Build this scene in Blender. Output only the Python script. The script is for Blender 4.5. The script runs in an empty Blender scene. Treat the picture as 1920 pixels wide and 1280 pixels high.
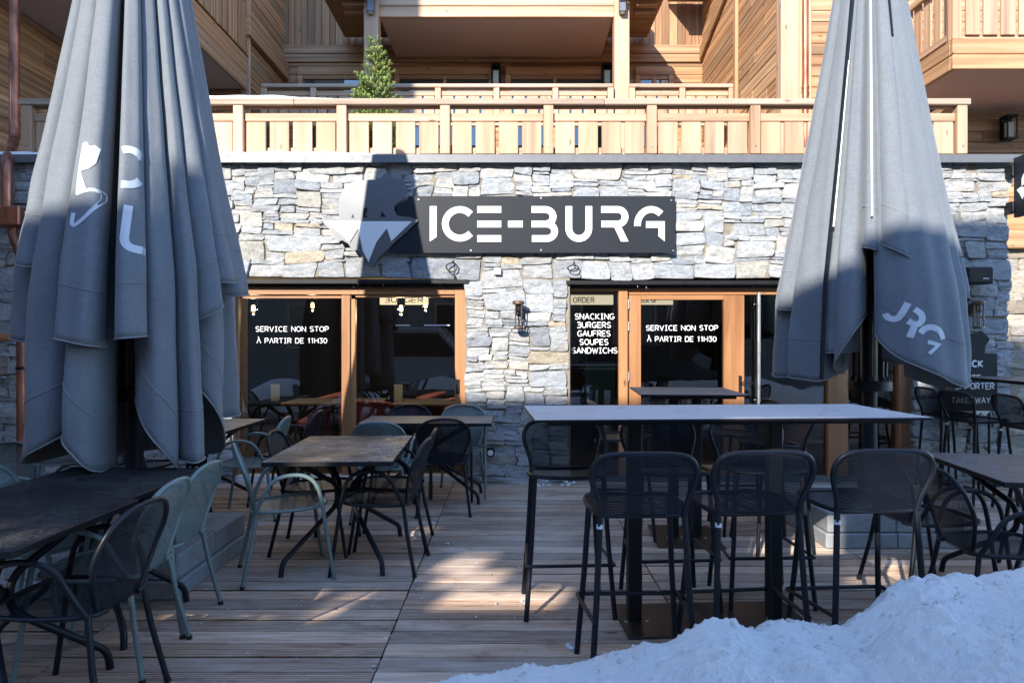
import bpy, math, random
import numpy as np
from mathutils import Vector, Matrix, noise
R = math.radians
rnd = random.Random(7)
SC = bpy.context.scene
COL = SC.collection

# ------------------------------------------------------------------ camera, sky, sun, exposure
F = 1300.0; CH = 1.47                      # focal length in photo pixels, eye height
cam = bpy.data.cameras.new("camera"); cam_o = bpy.data.objects.new("camera", cam); COL.objects.link(cam_o)
cam.sensor_width = 36; cam.lens = 36 * F / 1920
cam.clip_start = 0.05; cam.clip_end = 2000
cam_o.location = (0, 0, CH); cam_o.rotation_euler = (R(90), 0, 0)
SC.camera = cam_o
SUN = Vector((0.438, 1.0, -0.54)).normalized()      # the way the light travels
sun = bpy.data.lights.new("sun", 'SUN'); sun.energy = 2.0; sun.angle = R(0.5); sun.color = (1.0, 0.93, 0.83)
sun_o = bpy.data.objects.new("sun", sun); COL.objects.link(sun_o)
sun_o.rotation_euler = SUN.to_track_quat('-Z', 'Y').to_euler(); sun_o.location = (-10, -20, 14)
W = bpy.data.worlds.new("World"); SC.world = W; W.use_nodes = True
wn = W.node_tree; bg = wn.nodes['Background']
sky = wn.nodes.new('ShaderNodeTexSky'); sky.sky_type = 'NISHITA'; sky.sun_disc = False
sky.sun_elevation = math.asin(-SUN.z); sky.sun_rotation = math.atan2(-SUN.x, -SUN.y)
sky.altitude = 1800; sky.air_density = 1.0; sky.dust_density = 0.0; sky.ozone_density = 2.6
wn.links.new(sky.outputs[0], bg.inputs[0]); bg.inputs[1].default_value = 0.15
SC.view_settings.view_transform = 'Standard'; SC.view_settings.look = 'None'
SC.view_settings.exposure = 2.45; SC.view_settings.gamma = 1.0
SC.cycles.max_bounces = 8; SC.cycles.transparent_max_bounces = 16; SC.cycles.use_denoising = True
SC.cycles.caustics_reflective = False; SC.cycles.caustics_refractive = False
SC.cycles.sample_clamp_indirect = 4.0

# ------------------------------------------------------------------ small tools
def PX(u, Y): return (u - 960) / F * Y
def PZ(v, Y): return CH + (640 - v) / F * Y
def FY(v): return CH * F / (v - 640)

class MB:
    """collects geometry; build() links it as one mesh object"""
    def __init__(s): s.v = []; s.f = []; s.c = []; s.uv = {}; s.m = []; s.mi = 0
    def vert(s, p, c=None):
        s.v.append((p[0], p[1], p[2])); s.c.append(c if c else (1, 1, 1)); return len(s.v) - 1
    def face(s, idx): s.f.append(tuple(idx)); s.m.append(s.mi)
    def box(s, a, b, c=None, M=None):
        x0, y0, z0 = a; x1, y1, z1 = b
        ps = [(x0,y0,z0),(x1,y0,z0),(x1,y1,z0),(x0,y1,z0),(x0,y0,z1),(x1,y0,z1),(x1,y1,z1),(x0,y1,z1)]
        if M is not None: ps = [M @ Vector(p) for p in ps]
        k = len(s.v)
        for p in ps: s.vert(p, c)
        for q in ((0,3,2,1),(4,5,6,7),(0,1,5,4),(1,2,6,5),(2,3,7,6),(3,0,4,7)): s.face([k+i for i in q])
    def bbox(s, a, b, bev, c=None, M=None):
        """box with chamfered edges"""
        x0,y0,z0 = a; x1,y1,z1 = b
        k = len(s.v); idx = {}
        lo = (x0,y0,z0); hi = (x1,y1,z1)
        for sx in (0,1):
            for sy in (0,1):
                for sz in (0,1):
                    cr = [lo[i] if (sx,sy,sz)[i]==0 else hi[i] for i in range(3)]
                    for ax in range(3):
                        p = list(cr)
                        for o in range(3):
                            if o != ax: p[o] += bev if (sx,sy,sz)[o]==0 else -bev
                        if M is not None: p = M @ Vector(p)
                        idx[(sx,sy,sz,ax)] = s.vert(p, c)
        g = lambda a,b2,c2,ax: idx[(a,b2,c2,ax)]
        for sd in (0,1):
            for ax in range(3):
                o = [i for i in range(3) if i != ax]
                q = []
                for (p1,p2) in ((0,0),(1,0),(1,1),(0,1)):
                    t = [0,0,0]; t[ax]=sd; t[o[0]]=p1; t[o[1]]=p2
                    q.append(g(*t, ax))
                flip = (sd==0) ^ (ax==1)
                s.face(q[::-1] if flip else q)
        for ax in range(3):
            o = [i for i in range(3) if i != ax]
            for p1 in (0,1):
                for p2 in (0,1):
                    t0=[0,0,0]; t1=[0,0,0]; t0[ax]=0; t1[ax]=1
                    for t in (t0,t1): t[o[0]]=p1; t[o[1]]=p2
                    s.face([g(*t0,o[0]), g(*t1,o[0]), g(*t1,o[1]), g(*t0,o[1])])
        for sx in (0,1):
            for sy in (0,1):
                for sz in (0,1): s.face([g(sx,sy,sz,0), g(sx,sy,sz,1), g(sx,sy,sz,2)])
    def tube(s, pts, r, n=8, c=None, cap=True, closed=False):
        pts = [Vector(p) for p in pts]; m = len(pts)
        rs = r if isinstance(r, (list, tuple)) else [r]*m
        rings = []; up = None
        for i, p in enumerate(pts):
            if closed: t = pts[(i+1) % m] - pts[i-1]
            else: t = pts[min(i+1, m-1)] - pts[max(i-1, 0)]
            if t.length < 1e-9: t = Vector((0,0,1))
            t.normalize()
            if up is None:
                up = Vector((0,0,1)) if abs(t.z) < .9 else Vector((1,0,0))
            a = t.cross(up)
            if a.length < 1e-6: a = t.orthogonal()
            a.normalize(); b = a.cross(t); b.normalize(); up = b
            k = len(s.v)
            for j in range(n):
                w = 2*math.pi*j/n
                s.vert(p + rs[i]*(math.cos(w)*a + math.sin(w)*b), c)
            rings.append(k)
        for i in range(m if closed else m-1):
            k0 = rings[i]; k1 = rings[(i+1) % m]
            for j in range(n): s.face([k0+j, k0+(j+1)%n, k1+(j+1)%n, k1+j])
        if cap and not closed:
            s.face([rings[0]+j for j in range(n)][::-1]); s.face([rings[-1]+j for j in range(n)])
    def lathe(s, prof, ctr, n=16, c=None, cap=True):
        k = len(s.v); ctr = Vector(ctr)
        for (r, z) in prof:
            for j in range(n):
                w = 2*math.pi*j/n; s.vert((ctr.x+r*math.cos(w), ctr.y+r*math.sin(w), ctr.z+z), c)
        for i in range(len(prof)-1):
            for j in range(n): s.face([k+i*n+j, k+i*n+(j+1)%n, k+(i+1)*n+(j+1)%n, k+(i+1)*n+j])
        if cap:
            s.face([k+j for j in range(n)][::-1]); e = k+(len(prof)-1)*n; s.face([e+j for j in range(n)])
    def grid(s, fn, nu, nv, c=None, uvfn=None):
        k = len(s.v)
        for i in range(nu+1):
            for j in range(nv+1):
                p = fn(i/nu, j/nv); q = s.vert(p, c)
                if uvfn: s.uv[q] = uvfn(i/nu, j/nv)
        for i in range(nu):
            for j in range(nv): s.face([k+i*(nv+1)+j, k+(i+1)*(nv+1)+j, k+(i+1)*(nv+1)+j+1, k+i*(nv+1)+j+1])
    def prism(s, poly, O, ux, uy, n, d, c=None):
        """flat outline extruded from the plane (O, ux, uy) by d along n; n must be ux x uy or its opposite"""
        O = Vector(O); ux = Vector(ux); uy = Vector(uy); n = Vector(n)
        a = sum(poly[i][0]*poly[(i+1)%len(poly)][1]-poly[(i+1)%len(poly)][0]*poly[i][1] for i in range(len(poly)))
        pl = list(poly) if (a > 0) == (ux.cross(uy).dot(n) > 0) else list(poly)[::-1]
        k = len(s.v); m = len(pl)
        for (x, y) in pl: s.vert(O + x*ux + y*uy, c)
        for (x, y) in pl: s.vert(O + x*ux + y*uy + d*n, c)
        s.face([k+i for i in range(m)][::-1]); s.face([k+m+i for i in range(m)])
        for i in range(m):
            j = (i+1) % m; s.face([k+i, k+j, k+m+j, k+m+i])
    def stroke(s, pts, w, O, ux, uy, n, d, c=None, closed=False):
        """a flat ribbon of width w along a 2-D polyline, mitred, extruded"""
        P = [Vector((p[0], p[1])) for p in pts]; m = len(P); L = []; Rr = []
        for i in range(m):
            if closed: t0 = (P[i]-P[i-1]); t1 = (P[(i+1)%m]-P[i])
            else:
                t0 = P[i]-P[i-1] if i > 0 else P[1]-P[0]
                t1 = P[i+1]-P[i] if i < m-1 else P[i]-P[i-1]
            t0.normalize(); t1.normalize()
            n0 = Vector((-t0.y, t0.x)); n1 = Vector((-t1.y, t1.x)); b = n0+n1
            if b.length < 1e-6: b = n0
            b.normalize(); sc = min(1/max(b.dot(n0), .3), 2.5)
            L.append(P[i]+b*(w/2*sc)); Rr.append(P[i]-b*(w/2*sc))
        for i in range(m if closed else m-1):
            j = (i+1) % m
            s.prism([L[i], L[j], Rr[j], Rr[i]], O, ux, uy, n, d, c)
    def build(s, name, mat, parent=None, smooth=False, loc=None, colors=False, auto=None):
        me = bpy.data.meshes.new(name); me.from_pydata(s.v, [], s.f)
        mats = mat if isinstance(mat, (list, tuple)) else [mat]
        for q in mats: me.materials.append(q)
        if len(mats) > 1: me.polygons.foreach_set('material_index', s.m)
        if colors:
            at = me.color_attributes.new('Col', 'FLOAT_COLOR', 'POINT')
            arr = np.ones((len(s.v), 4), dtype=np.float32); arr[:, :3] = np.array(s.c, dtype=np.float32)
            at.data.foreach_set('color', arr.ravel())
        if s.uv:
            ul = me.uv_layers.new(name='UVMap'); li = np.empty(len(me.loops), dtype=np.int32)
            me.loops.foreach_get('vertex_index', li)
            uu = np.zeros((len(s.v), 2), dtype=np.float32)
            for q, w in s.uv.items(): uu[q] = w
            ul.data.foreach_set('uv', uu[li].ravel())
        if smooth: me.polygons.foreach_set('use_smooth', [True]*len(s.f))
        me.update(); 
        o = bpy.data.objects.new(name, me); COL.objects.link(o)
        if auto is not None: me.set_sharp_from_angle(angle=R(auto))
        if parent is not None: o.parent = parent
        if loc is not None: o.location = loc
        return o

def tag(o, label=None, cat=None, group=None, kind=None):
    if label: o['label'] = label
    if cat: o['category'] = cat
    if group: o['group'] = group
    if kind: o['kind'] = kind
    return o
def empty(name, loc=(0,0,0), rz=0, label=None, cat=None, group=None):
    o = bpy.data.objects.new(name, None); COL.objects.link(o); o.location = loc; o.rotation_euler = (0,0,rz)
    o.empty_display_size = .1
    return tag(o, label, cat, group)
def copy_tree(o, parent=None):
    c = o.copy(); COL.objects.link(c)
    if parent is not None: c.parent = parent
    for ch in list(o.children): copy_tree(ch, c)
    return c
def smooth_path(pts, n=6):
    """Catmull-Rom through the points"""
    P = [Vector(p) for p in pts]; out = []
    for i in range(len(P)-1):
        p0 = P[max(i-1,0)]; p1 = P[i]; p2 = P[i+1]; p3 = P[min(i+2,len(P)-1)]
        for k in range(n):
            t = k/n
            out.append(.5*((2*p1)+(p2-p0)*t+(2*p0-5*p1+4*p2-p3)*t*t+(3*p1-p0-3*p2+p3)*t**3))
    out.append(P[-1]); return out
def fillet(pts, r, n=5):
    """polyline with rounded corners"""
    P = [Vector(p) for p in pts]; out = [P[0]]
    for i in range(1, len(P)-1):
        a = P[i-1]-P[i]; b = P[i+1]-P[i]; rr = min(r, a.length*.45, b.length*.45)
        s0 = P[i]+a.normalized()*rr; s1 = P[i]+b.normalized()*rr
        for k in range(n+1):
            t = k/n; out.append((1-t)**2*s0+2*t*(1-t)*P[i]+t*t*s1)
    out.append(P[-1]); return out

# ------------------------------------------------------------------ materials
def new_mat(name):
    m = bpy.data.materials.new(name); m.use_nodes = True
    nt = m.node_tree; b = nt.nodes['Principled BSDF']; return m, nt, b
def N(nt, t, **kw):
    n = nt.nodes.new(t)
    for k, v in kw.items(): setattr(n, k, v)
    return n
def L(nt, a, b): nt.links.new(a, b)
def ramp(nt, fac, stops):
    r = N(nt, 'ShaderNodeValToRGB'); L(nt, fac, r.inputs[0]); e = r.color_ramp.elements
    while len(e) < len(stops): e.new(.5)
    for i, (p, c) in enumerate(stops):
        e[i].position = p; e[i].color = (c[0], c[1], c[2], 1) if isinstance(c, (tuple, list)) else (c, c, c, 1)
    return r.outputs[0]
def coords(nt, scale=(1,1,1), kind='Object', loc=(0,0,0), rot=(0,0,0)):
    tc = N(nt, 'ShaderNodeTexCoord'); mp = N(nt, 'ShaderNodeMapping')
    mp.inputs['Scale'].default_value = scale; mp.inputs['Location'].default_value = loc; mp.inputs['Rotation'].default_value = rot
    L(nt, tc.outputs[kind], mp.inputs[0]); return mp.outputs[0]
def noise_n(nt, vec, scale, detail=4, rough=.55, dist=0):
    n = N(nt, 'ShaderNodeTexNoise'); n.inputs['Scale'].default_value = scale; n.inputs['Detail'].default_value = detail
    n.inputs['Roughness'].default_value = rough; n.inputs['Distortion'].default_value = dist
    if vec is not None: L(nt, vec, n.inputs['Vector'])
    return n.outputs[0]
def mixc(nt, a, b, fac, mode='MIX'):
    m = N(nt, 'ShaderNodeMix', data_type='RGBA', blend_type=mode)
    for sock, val in ((m.inputs[0], fac), (m.inputs[6], a), (m.inputs[7], b)):
        if isinstance(val, (int, float)): sock.default_value = val
        elif isinstance(val, (tuple, list)): sock.default_value = (val[0], val[1], val[2], 1)
        else: L(nt, val, sock)
    return m.outputs[2]
def math_n(nt, op, a, b=None, c=None):
    m = N(nt, 'ShaderNodeMath', operation=op)
    for i, val in enumerate((a, b, c)):
        if val is None: continue
        if isinstance(val, (int, float)): m.inputs[i].default_value = val
        else: L(nt, val, m.inputs[i])
    return m.outputs[0]
def bump(nt, b, h, strength=.3, dist=.01):
    bp = N(nt, 'ShaderNodeBump'); bp.inputs['Strength'].default_value = strength; bp.inputs['Distance'].default_value = dist
    L(nt, h, bp.inputs['Height']); L(nt, bp.outputs[0], b.inputs['Normal'])
def plain(name, col, rough=.5, metal=0, nz=.12, scale=30, bmp=0, spec=None):
    m, nt, b = new_mat(name)
    v = coords(nt); n = noise_n(nt, v, scale, 5)
    c = mixc(nt, tuple(x*(1-nz) for x in col), tuple(min(1, x*(1+nz)) for x in col), n)
    L(nt, c, b.inputs['Base Color']); b.inputs['Roughness'].default_value = rough; b.inputs['Metallic'].default_value = metal
    rr = ramp(nt, noise_n(nt, v, scale*.4, 4), [(.3, max(0,rough-.08)), (.7, min(1, rough+.1))]); L(nt, rr, b.inputs['Roughness'])
    if spec is not None: b.inputs['Specular IOR Level'].default_value = spec
    if bmp: bump(nt, b, noise_n(nt, v, scale*3, 6), bmp, .004)
    return m
def vcol(nt):
    a = N(nt, 'ShaderNodeAttribute', attribute_name='Col'); return a.outputs['Color']
def wood_mat(name, c0, c1, axis=0, rough=.6, grain=.5, weather=None):
    """timber with the grain along the given object axis; each plank is toned by its own Col"""
    m, nt, b = new_mat(name)
    sc = [9, 9, 9]; sc[axis] = .45
    at = vcol(nt)
    tc = N(nt, 'ShaderNodeTexCoord'); ad = N(nt, 'ShaderNodeVectorMath', operation='MULTIPLY_ADD')
    L(nt, at, ad.inputs[0]); ad.inputs[1].default_value = (37, 61, 53); L(nt, tc.outputs['Object'], ad.inputs[2])
    mp = N(nt, 'ShaderNodeMapping'); mp.inputs['Scale'].default_value = sc; L(nt, ad.outputs[0], mp.inputs[0])
    n1 = noise_n(nt, mp.outputs[0], 1.2, 5, .6, .9)
    wv = N(nt, 'ShaderNodeTexWave', wave_type='RINGS'); wv.inputs['Scale'].default_value = .35; wv.inputs['Distortion'].default_value = 7
    wv.inputs['Detail'].default_value = 3; L(nt, mp.outputs[0], wv.inputs['Vector'])
    g = mixc(nt, n1, wv.outputs[0], .22)
    col = ramp(nt, g, [(.20, tuple(x*.50 for x in c0)), (.45, c0), (.72, c1)])
    # knots
    sk = [3.2, 3.2, 3.2]; sk[axis] = 1.3
    mk = N(nt, 'ShaderNodeMapping'); mk.inputs['Scale'].default_value = sk; L(nt, ad.outputs[0], mk.inputs[0])
    vo = N(nt, 'ShaderNodeTexVoronoi'); vo.inputs['Scale'].default_value = 1.6; L(nt, mk.outputs[0], vo.inputs['Vector'])
    kn = ramp(nt, vo.outputs['Distance'], [(.045, 1), (.11, 0)])
    col = mixc(nt, col, tuple(x*.30 for x in c0), math_n(nt, 'MULTIPLY', kn, .85))
    if weather:
        nw = ramp(nt, noise_n(nt, coords(nt, (.8,.8,.8)), 1.6, 4), [(.42, 0), (.62, 1)])
        col = mixc(nt, col, weather, math_n(nt, 'MULTIPLY', nw, .55))
    col = mixc(nt, col, at, 1.0, 'MULTIPLY')
    L(nt, col, b.inputs['Base Color']); b.inputs['Roughness'].default_value = rough
    bump(nt, b, g, grain*.35, .004)
    return m
M = {}
M['larch_x'] = wood_mat('larch_x', (.37,.195,.088), (.48,.29,.155), 0)
M['larch_y'] = wood_mat('larch_y', (.37,.195,.088), (.48,.29,.155), 1)
M['larch_z'] = wood_mat('larch_z', (.37,.195,.088), (.48,.29,.155), 2)
M['old_x'] = wood_mat('old_x', (.35,.18,.08), (.50,.29,.14), 0, .65)
M['old_y'] = wood_mat('old_y', (.35,.185,.088), (.51,.305,.155), 1, .65)
M['old_z'] = wood_mat('old_z', (.30,.155,.07), (.44,.255,.125), 2, .65)
M['pale_x'] = wood_mat('pale_x', (.395,.24,.142), (.48,.325,.215), 0, .6, .4)
M['pale_y'] = wood_mat('pale_y', (.395,.24,.142), (.48,.325,.215), 1, .6, .4)
M['pale_z'] = wood_mat('pale_z', (.395,.24,.142), (.48,.325,.215), 2, .6, .4)
M['grey_x'] = wood_mat('grey_x', (0.317,0.233,0.167), (0.414,0.330,0.251), 0, .7, .4)
M['grey_y'] = wood_mat('grey_y', (0.317,0.233,0.167), (0.414,0.330,0.251), 1, .7, .4)
M['frame_x'] = wood_mat('frame_x', (0.317,0.145,0.062), (0.405,0.211,0.097), 0, .38, .2)
M['frame_z'] = wood_mat('frame_z', (0.317,0.145,0.062), (0.405,0.211,0.097), 2, .38, .2)
M['black'] = plain('black_metal', (.006,.0065,.008), .48, 0, .2, 30, 0, .3)
M['navy'] = plain('dark_powder_coat', (.0065,.0085,.0135), .42, 0, .2, 60, 0, .3)
M['sage'] = plain('sage_powder_coat', (.13,.18,.175), .42, 0, .1, 60)
M['steel'] = plain('steel', (.45,.45,.46), .35, .9)
M['flash'] = plain('grey_flashing', (.13,.135,.145), .45, .3)
M['silver'] = plain('silver_label', (.62,.64,.68), .35, .3)
M['white'] = plain('white_paint', (.72,.72,.73), .5, 0, .03)
M['sign'] = plain('dark_sign_sheet', (.010,.013,.019), .5, 0, .25, 3, 0, .25)
M['emblem'] = plain('grey_sign_sheet', (.125,.13,.14), .43, .7, .05, 3)
M['bronze'] = plain('bronze', (.14,.10,.075), .45, .6)
M['plaster'] = plain('brown_plaster', (.52,.38,.30), .9, 0, .04, 2, .1)
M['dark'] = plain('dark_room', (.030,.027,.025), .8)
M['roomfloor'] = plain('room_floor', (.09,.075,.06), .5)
M['redchair'] = plain('red_leather', (.42,.12,.125), .5)
M['leaf_card'] = plain('pale_card', (.52,.62,.52), .6)
M['straw'] = plain('pale_wood_board', (.55,.45,.30), .6)
M['greenboard'] = plain('green_sheet', (.15,.22,.165), .7, 0, .25, 14)
M['speaker'] = plain('black_plastic', (.012,.012,.013), .55)
M['greymetal'] = plain('grey_fixture', (.12,.13,.15), .5, .4)
M['pale_wall'] = plain('pale_render', (.17,.165,.16), .9, 0, .5, 1.2)
M['trunk'] = plain('bark', (.10,.065,.04), .9)
M['tyre'] = plain('tyre_rubber', (.012,.012,.012), .8)
M['vanpaint'] = plain('silver_car_paint', (.42,.43,.45), .3, .4)
M['carpaint'] = plain('dark_car_paint', (.02,.025,.035), .25, .2)
M['redlight'] = plain('red_lamp_glass', (.4,.02,.02), .2)

def copper_mat():
    m, nt, b = new_mat('copper'); v = coords(nt, (1,1,.3))
    n = noise_n(nt, v, 9, 5)
    c = ramp(nt, n, [(.3, (.10,.045,.035)), (.55, (.36,.14,.085)), (.75, (.55,.25,.16))])
    L(nt, c, b.inputs['Base Color']); b.inputs['Metallic'].default_value = .75
    L(nt, ramp(nt, n, [(.3,.6),(.7,.32)]), b.inputs['Roughness']); return m
M['copper'] = copper_mat()
def stone_mat():
    m, nt, b = new_mat('schist_stone'); at = vcol(nt)
    v = coords(nt, (1,1,2.6), rot=(0, .12, 0))
    n1 = noise_n(nt, v, 9, 8, .68, .5); n2 = noise_n(nt, coords(nt), 34, 8, .72)
    n3 = noise_n(nt, coords(nt, (1,1,3.5), rot=(0,-.25,0)), 2.2, 5, .6, 1.5)
    c = mixc(nt, at, ramp(nt, n1, [(.22,.42),(.48,.92),(.62,1.06),(.85,1.5)]), 1, 'MULTIPLY')
    c = mixc(nt, c, ramp(nt, n2, [(.25,.60),(.5,1.0),(.78,1.36)]), 1, 'MULTIPLY')
    c = mixc(nt, c, (.46,.39,.28), ramp(nt, n3, [(.56,0),(.72,.55)]))
    c = mixc(nt, c, (.56,.57,.58), ramp(nt, noise_n(nt, v, 21, 6, .75, 1.2), [(.60,0),(.70,.5)]))
    L(nt, c, b.inputs['Base Color']); b.inputs['Roughness'].default_value = .72; b.inputs['Specular IOR Level'].default_value = .35
    h = mixc(nt, n1, n2, .5); bump(nt, b, h, .95, .022); return m
M['stone'] = stone_mat()
M['mortar'] = plain('sandy_mortar', (.20,.175,.14), .95, 0, .5, 16, .7)
def snow_mat(name='snow', dirt=.0, tint=(.86,.89,.94)):
    m, nt, b = new_mat(name); v = coords(nt)
    n = noise_n(nt, v, 5, 8, .65); f = noise_n(nt, v, 60, 6, .75)
    c = mixc(nt, tint, (.90,.895,.89), ramp(nt, n, [(.4,0),(.7,1)]))
    if dirt:
        d = ramp(nt, noise_n(nt, coords(nt, (1,1,1)), 2.6, 8, .72, .4), [(.50,0),(.68,1)])
        c = mixc(nt, c, (.30,.27,.25), math_n(nt, 'MULTIPLY', d, dirt))
        sp = ramp(nt, noise_n(nt, v, 55, 3, .5), [(.70,0),(.76,1)])
        c = mixc(nt, c, (.14,.11,.09), math_n(nt, 'MULTIPLY', sp, .55))
    L(nt, c, b.inputs['Base Color']); b.inputs['Roughness'].default_value = .65
    b.inputs['Subsurface Weight'].default_value = .0
    bump(nt, b, mixc(nt, mixc(nt, n, f, .5), noise_n(nt, v, 170, 4, .7), .35), .95, .035); return m
M['snow'] = snow_mat(); M['snow_dirty'] = snow_mat('dirty_snow', .13, (.97,.945,.90))
def deck_mat():
    m, nt, b = new_mat('weathered_deck'); at = vcol(nt)
    tc = N(nt, 'ShaderNodeTexCoord'); ad = N(nt, 'ShaderNodeVectorMath', operation='MULTIPLY_ADD')
    L(nt, at, ad.inputs[0]); ad.inputs[1].default_value = (31, 17, 0); L(nt, tc.outputs['Object'], ad.inputs[2])
    mp = N(nt, 'ShaderNodeMapping'); mp.inputs['Scale'].default_value = (1.5, 26, 4); L(nt, ad.outputs[0], mp.inputs[0])
    n1 = noise_n(nt, mp.outputs[0], 1.3, 7, .68, .6)
    big = noise_n(nt, coords(nt), 1.5, 5, .6); fine = noise_n(nt, coords(nt, (1,3,1)), 28, 6, .7)
    c = ramp(nt, n1, [(.22,(.09,.05,.032)),(.40,(.35,.232,.158)),(.58,(.52,.39,.298)),(.82,(.70,.585,.49))])
    c = mixc(nt, c, at, 1, 'MULTIPLY')
    c = mixc(nt, c, (.53,.46,.405), ramp(nt, big, [(.46,0),(.70,.5)]))
    c = mixc(nt, c, (.07,.045,.032), ramp(nt, noise_n(nt, coords(nt, (.7,1.4,1)), 2.7, 6, .7, .5), [(.56,0),(.74,.72)]))
    c = mixc(nt, c, (.03,.022,.018), ramp(nt, fine, [(.66,0),(.80,.7)]))
    # white salt and frost residue
    c = mixc(nt, c, (.62,.58,.55), ramp(nt, noise_n(nt, coords(nt, (1,2.2,1)), 5.5, 9, .8, .3), [(.60,0),(.78,.6)]))
    vo = N(nt, 'ShaderNodeTexVoronoi'); vo.inputs['Scale'].default_value = 1.7; L(nt, coords(nt, (1,2.6,1)), vo.inputs['Vector'])
    c = mixc(nt, c, (.035,.022,.016), math_n(nt, 'MULTIPLY', ramp(nt, vo.outputs['Distance'], [(.03,1),(.07,0)]), .8))
    L(nt, c, b.inputs['Base Color'])
    L(nt, ramp(nt, big, [(.35,.62),(.65,.85)]), b.inputs['Roughness'])
    bump(nt, b, mixc(nt, n1, fine, .4), .55, .006); return m
M['deck'] = deck_mat()
def concrete_mat(name, c0, c1):
    m, nt, b = new_mat(name); v = coords(nt)
    n = noise_n(nt, v, 4, 7, .65); f = noise_n(nt, v, 130, 4, .6)
    c = mixc(nt, mixc(nt, c0, c1, ramp(nt, n, [(.35,0),(.65,1)])), ramp(nt, f, [(.3,.72),(.7,1.22)]), 1, 'MULTIPLY')
    L(nt, c, b.inputs['Base Color']); b.inputs['Roughness'].default_value = .85; bump(nt, b, f, .5, .004); return m
M['concrete'] = concrete_mat('concrete', (.20,.215,.225), (.30,.315,.325))
M['paved'] = concrete_mat('gritted_ground', (.10,.105,.11), (.19,.195,.20))
M['road'] = concrete_mat('asphalt', (.04,.042,.045), (.07,.072,.075))
def fabric_mat():
    m, nt, b = new_mat('grey_canvas'); v = coords(nt)
    w1 = noise_n(nt, coords(nt, (160,160,14)), 1, 3, .6); w2 = noise_n(nt, coords(nt, (14,14,220)), 1, 3, .6)
    n = noise_n(nt, coords(nt, (2.5,2.5,1)), 2.2, 6, .65)
    w = mixc(nt, w1, w2, .5)
    c = mixc(nt, (.116,.133,.152), (.164,.180,.198), n)
    c = mixc(nt, c, ramp(nt, w, [(.3,.80),(.7,1.18)]), 1, 'MULTIPLY')
    L(nt, c, b.inputs['Base Color']); b.inputs['Roughness'].default_value = .85; b.inputs['Specular IOR Level'].default_value = .25
    try: b.inputs['Sheen Weight'].default_value = .15
    except Exception: pass
    bump(nt, b, mixc(nt, w, noise_n(nt, v, 9, 5, .6), .6), .35, .006); return m
M['canvas'] = fabric_mat()
M['piping'] = plain('canvas_binding', (.185,.19,.195), .8)
M['print'] = plain('white_print', (.52,.55,.60), .75, 0, .08, 40)
def glass_mat(name, tint):
    m, nt, b = new_mat(name); nt.nodes.remove(b)
    out = nt.nodes['Material Output']
    tr = N(nt, 'ShaderNodeBsdfTransparent'); tr.inputs[0].default_value = (*tint, 1)
    gl = N(nt, 'ShaderNodeBsdfGlossy'); gl.inputs['Roughness'].default_value = .0; gl.inputs[0].default_value = (.95,.97,1,1)
    fr = N(nt, 'ShaderNodeFresnel'); fr.inputs[0].default_value = 1.85
    bp = N(nt, 'ShaderNodeBump'); bp.inputs['Strength'].default_value = .02; bp.inputs['Distance'].default_value = .02
    L(nt, noise_n(nt, coords(nt), 1.1, 2), bp.inputs['Height']); L(nt, bp.outputs[0], gl.inputs['Normal'])
    mx = N(nt, 'ShaderNodeMixShader'); L(nt, fr.outputs[0], mx.inputs[0]); L(nt, tr.outputs[0], mx.inputs[1]); L(nt, gl.outputs[0], mx.inputs[2])
    L(nt, mx.outputs[0], out.inputs[0]); return m
M['glass'] = glass_mat('window_glass', (.80,.84,.85))
M['glass_up'] = glass_mat('upper_window_glass', (.35,.38,.38))
def emit_mat(name, col, s):
    m, nt, b = new_mat(name); b.inputs['Base Color'].default_value = (*col, 1)
    b.inputs['Emission Color'].default_value = (*col, 1); b.inputs['Emission Strength'].default_value = s; return m
M['bulb'] = emit_mat('warm_bulb', (1, .72, .36), 1.3)
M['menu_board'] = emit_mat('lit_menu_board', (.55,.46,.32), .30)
def mesh_mat(name, col, pitch, hole):
    """expanded metal: a sheet pierced by a staggered grid of round holes (UV in metres)"""
    m, nt, b = new_mat(name); out = nt.nodes['Material Output']
    b.inputs['Base Color'].default_value = (*col, 1); b.inputs['Roughness'].default_value = .45; b.inputs['Specular IOR Level'].default_value = .25
    tc = N(nt, 'ShaderNodeTexCoord'); sp = N(nt, 'ShaderNodeSeparateXYZ'); L(nt, tc.outputs['UV'], sp.inputs[0])
    row = math_n(nt, 'DIVIDE', sp.outputs[1], pitch*.866); fl = math_n(nt, 'FLOOR', row)
    odd = math_n(nt, 'MULTIPLY', math_n(nt, 'MODULO', fl, 2), .5)
    x = math_n(nt, 'ADD', math_n(nt, 'DIVIDE', sp.outputs[0], pitch), odd)
    fx = math_n(nt, 'SUBTRACT', math_n(nt, 'FRACT', x), .5); fy = math_n(nt, 'SUBTRACT', math_n(nt, 'FRACT', row), .5)
    d = math_n(nt, 'SQRT', math_n(nt, 'ADD', math_n(nt, 'MULTIPLY', fx, fx), math_n(nt, 'MULTIPLY', fy, fy)))
    ho = math_n(nt, 'LESS_THAN', d, hole)
    tr = N(nt, 'ShaderNodeBsdfTransparent'); mx = N(nt, 'ShaderNodeMixShader')
    L(nt, ho, mx.inputs[0]); L(nt, b.outputs[0], mx.inputs[1]); L(nt, tr.outputs[0], mx.inputs[2]); L(nt, mx.outputs[0], out.inputs[0]); return m
M['mesh_navy'] = mesh_mat('pierced_dark_sheet', (.006,.008,.013), .0085, .28)
M['mesh_sage'] = mesh_mat('pierced_sage_sheet', (.13,.18,.175), .0075, .26)
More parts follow.
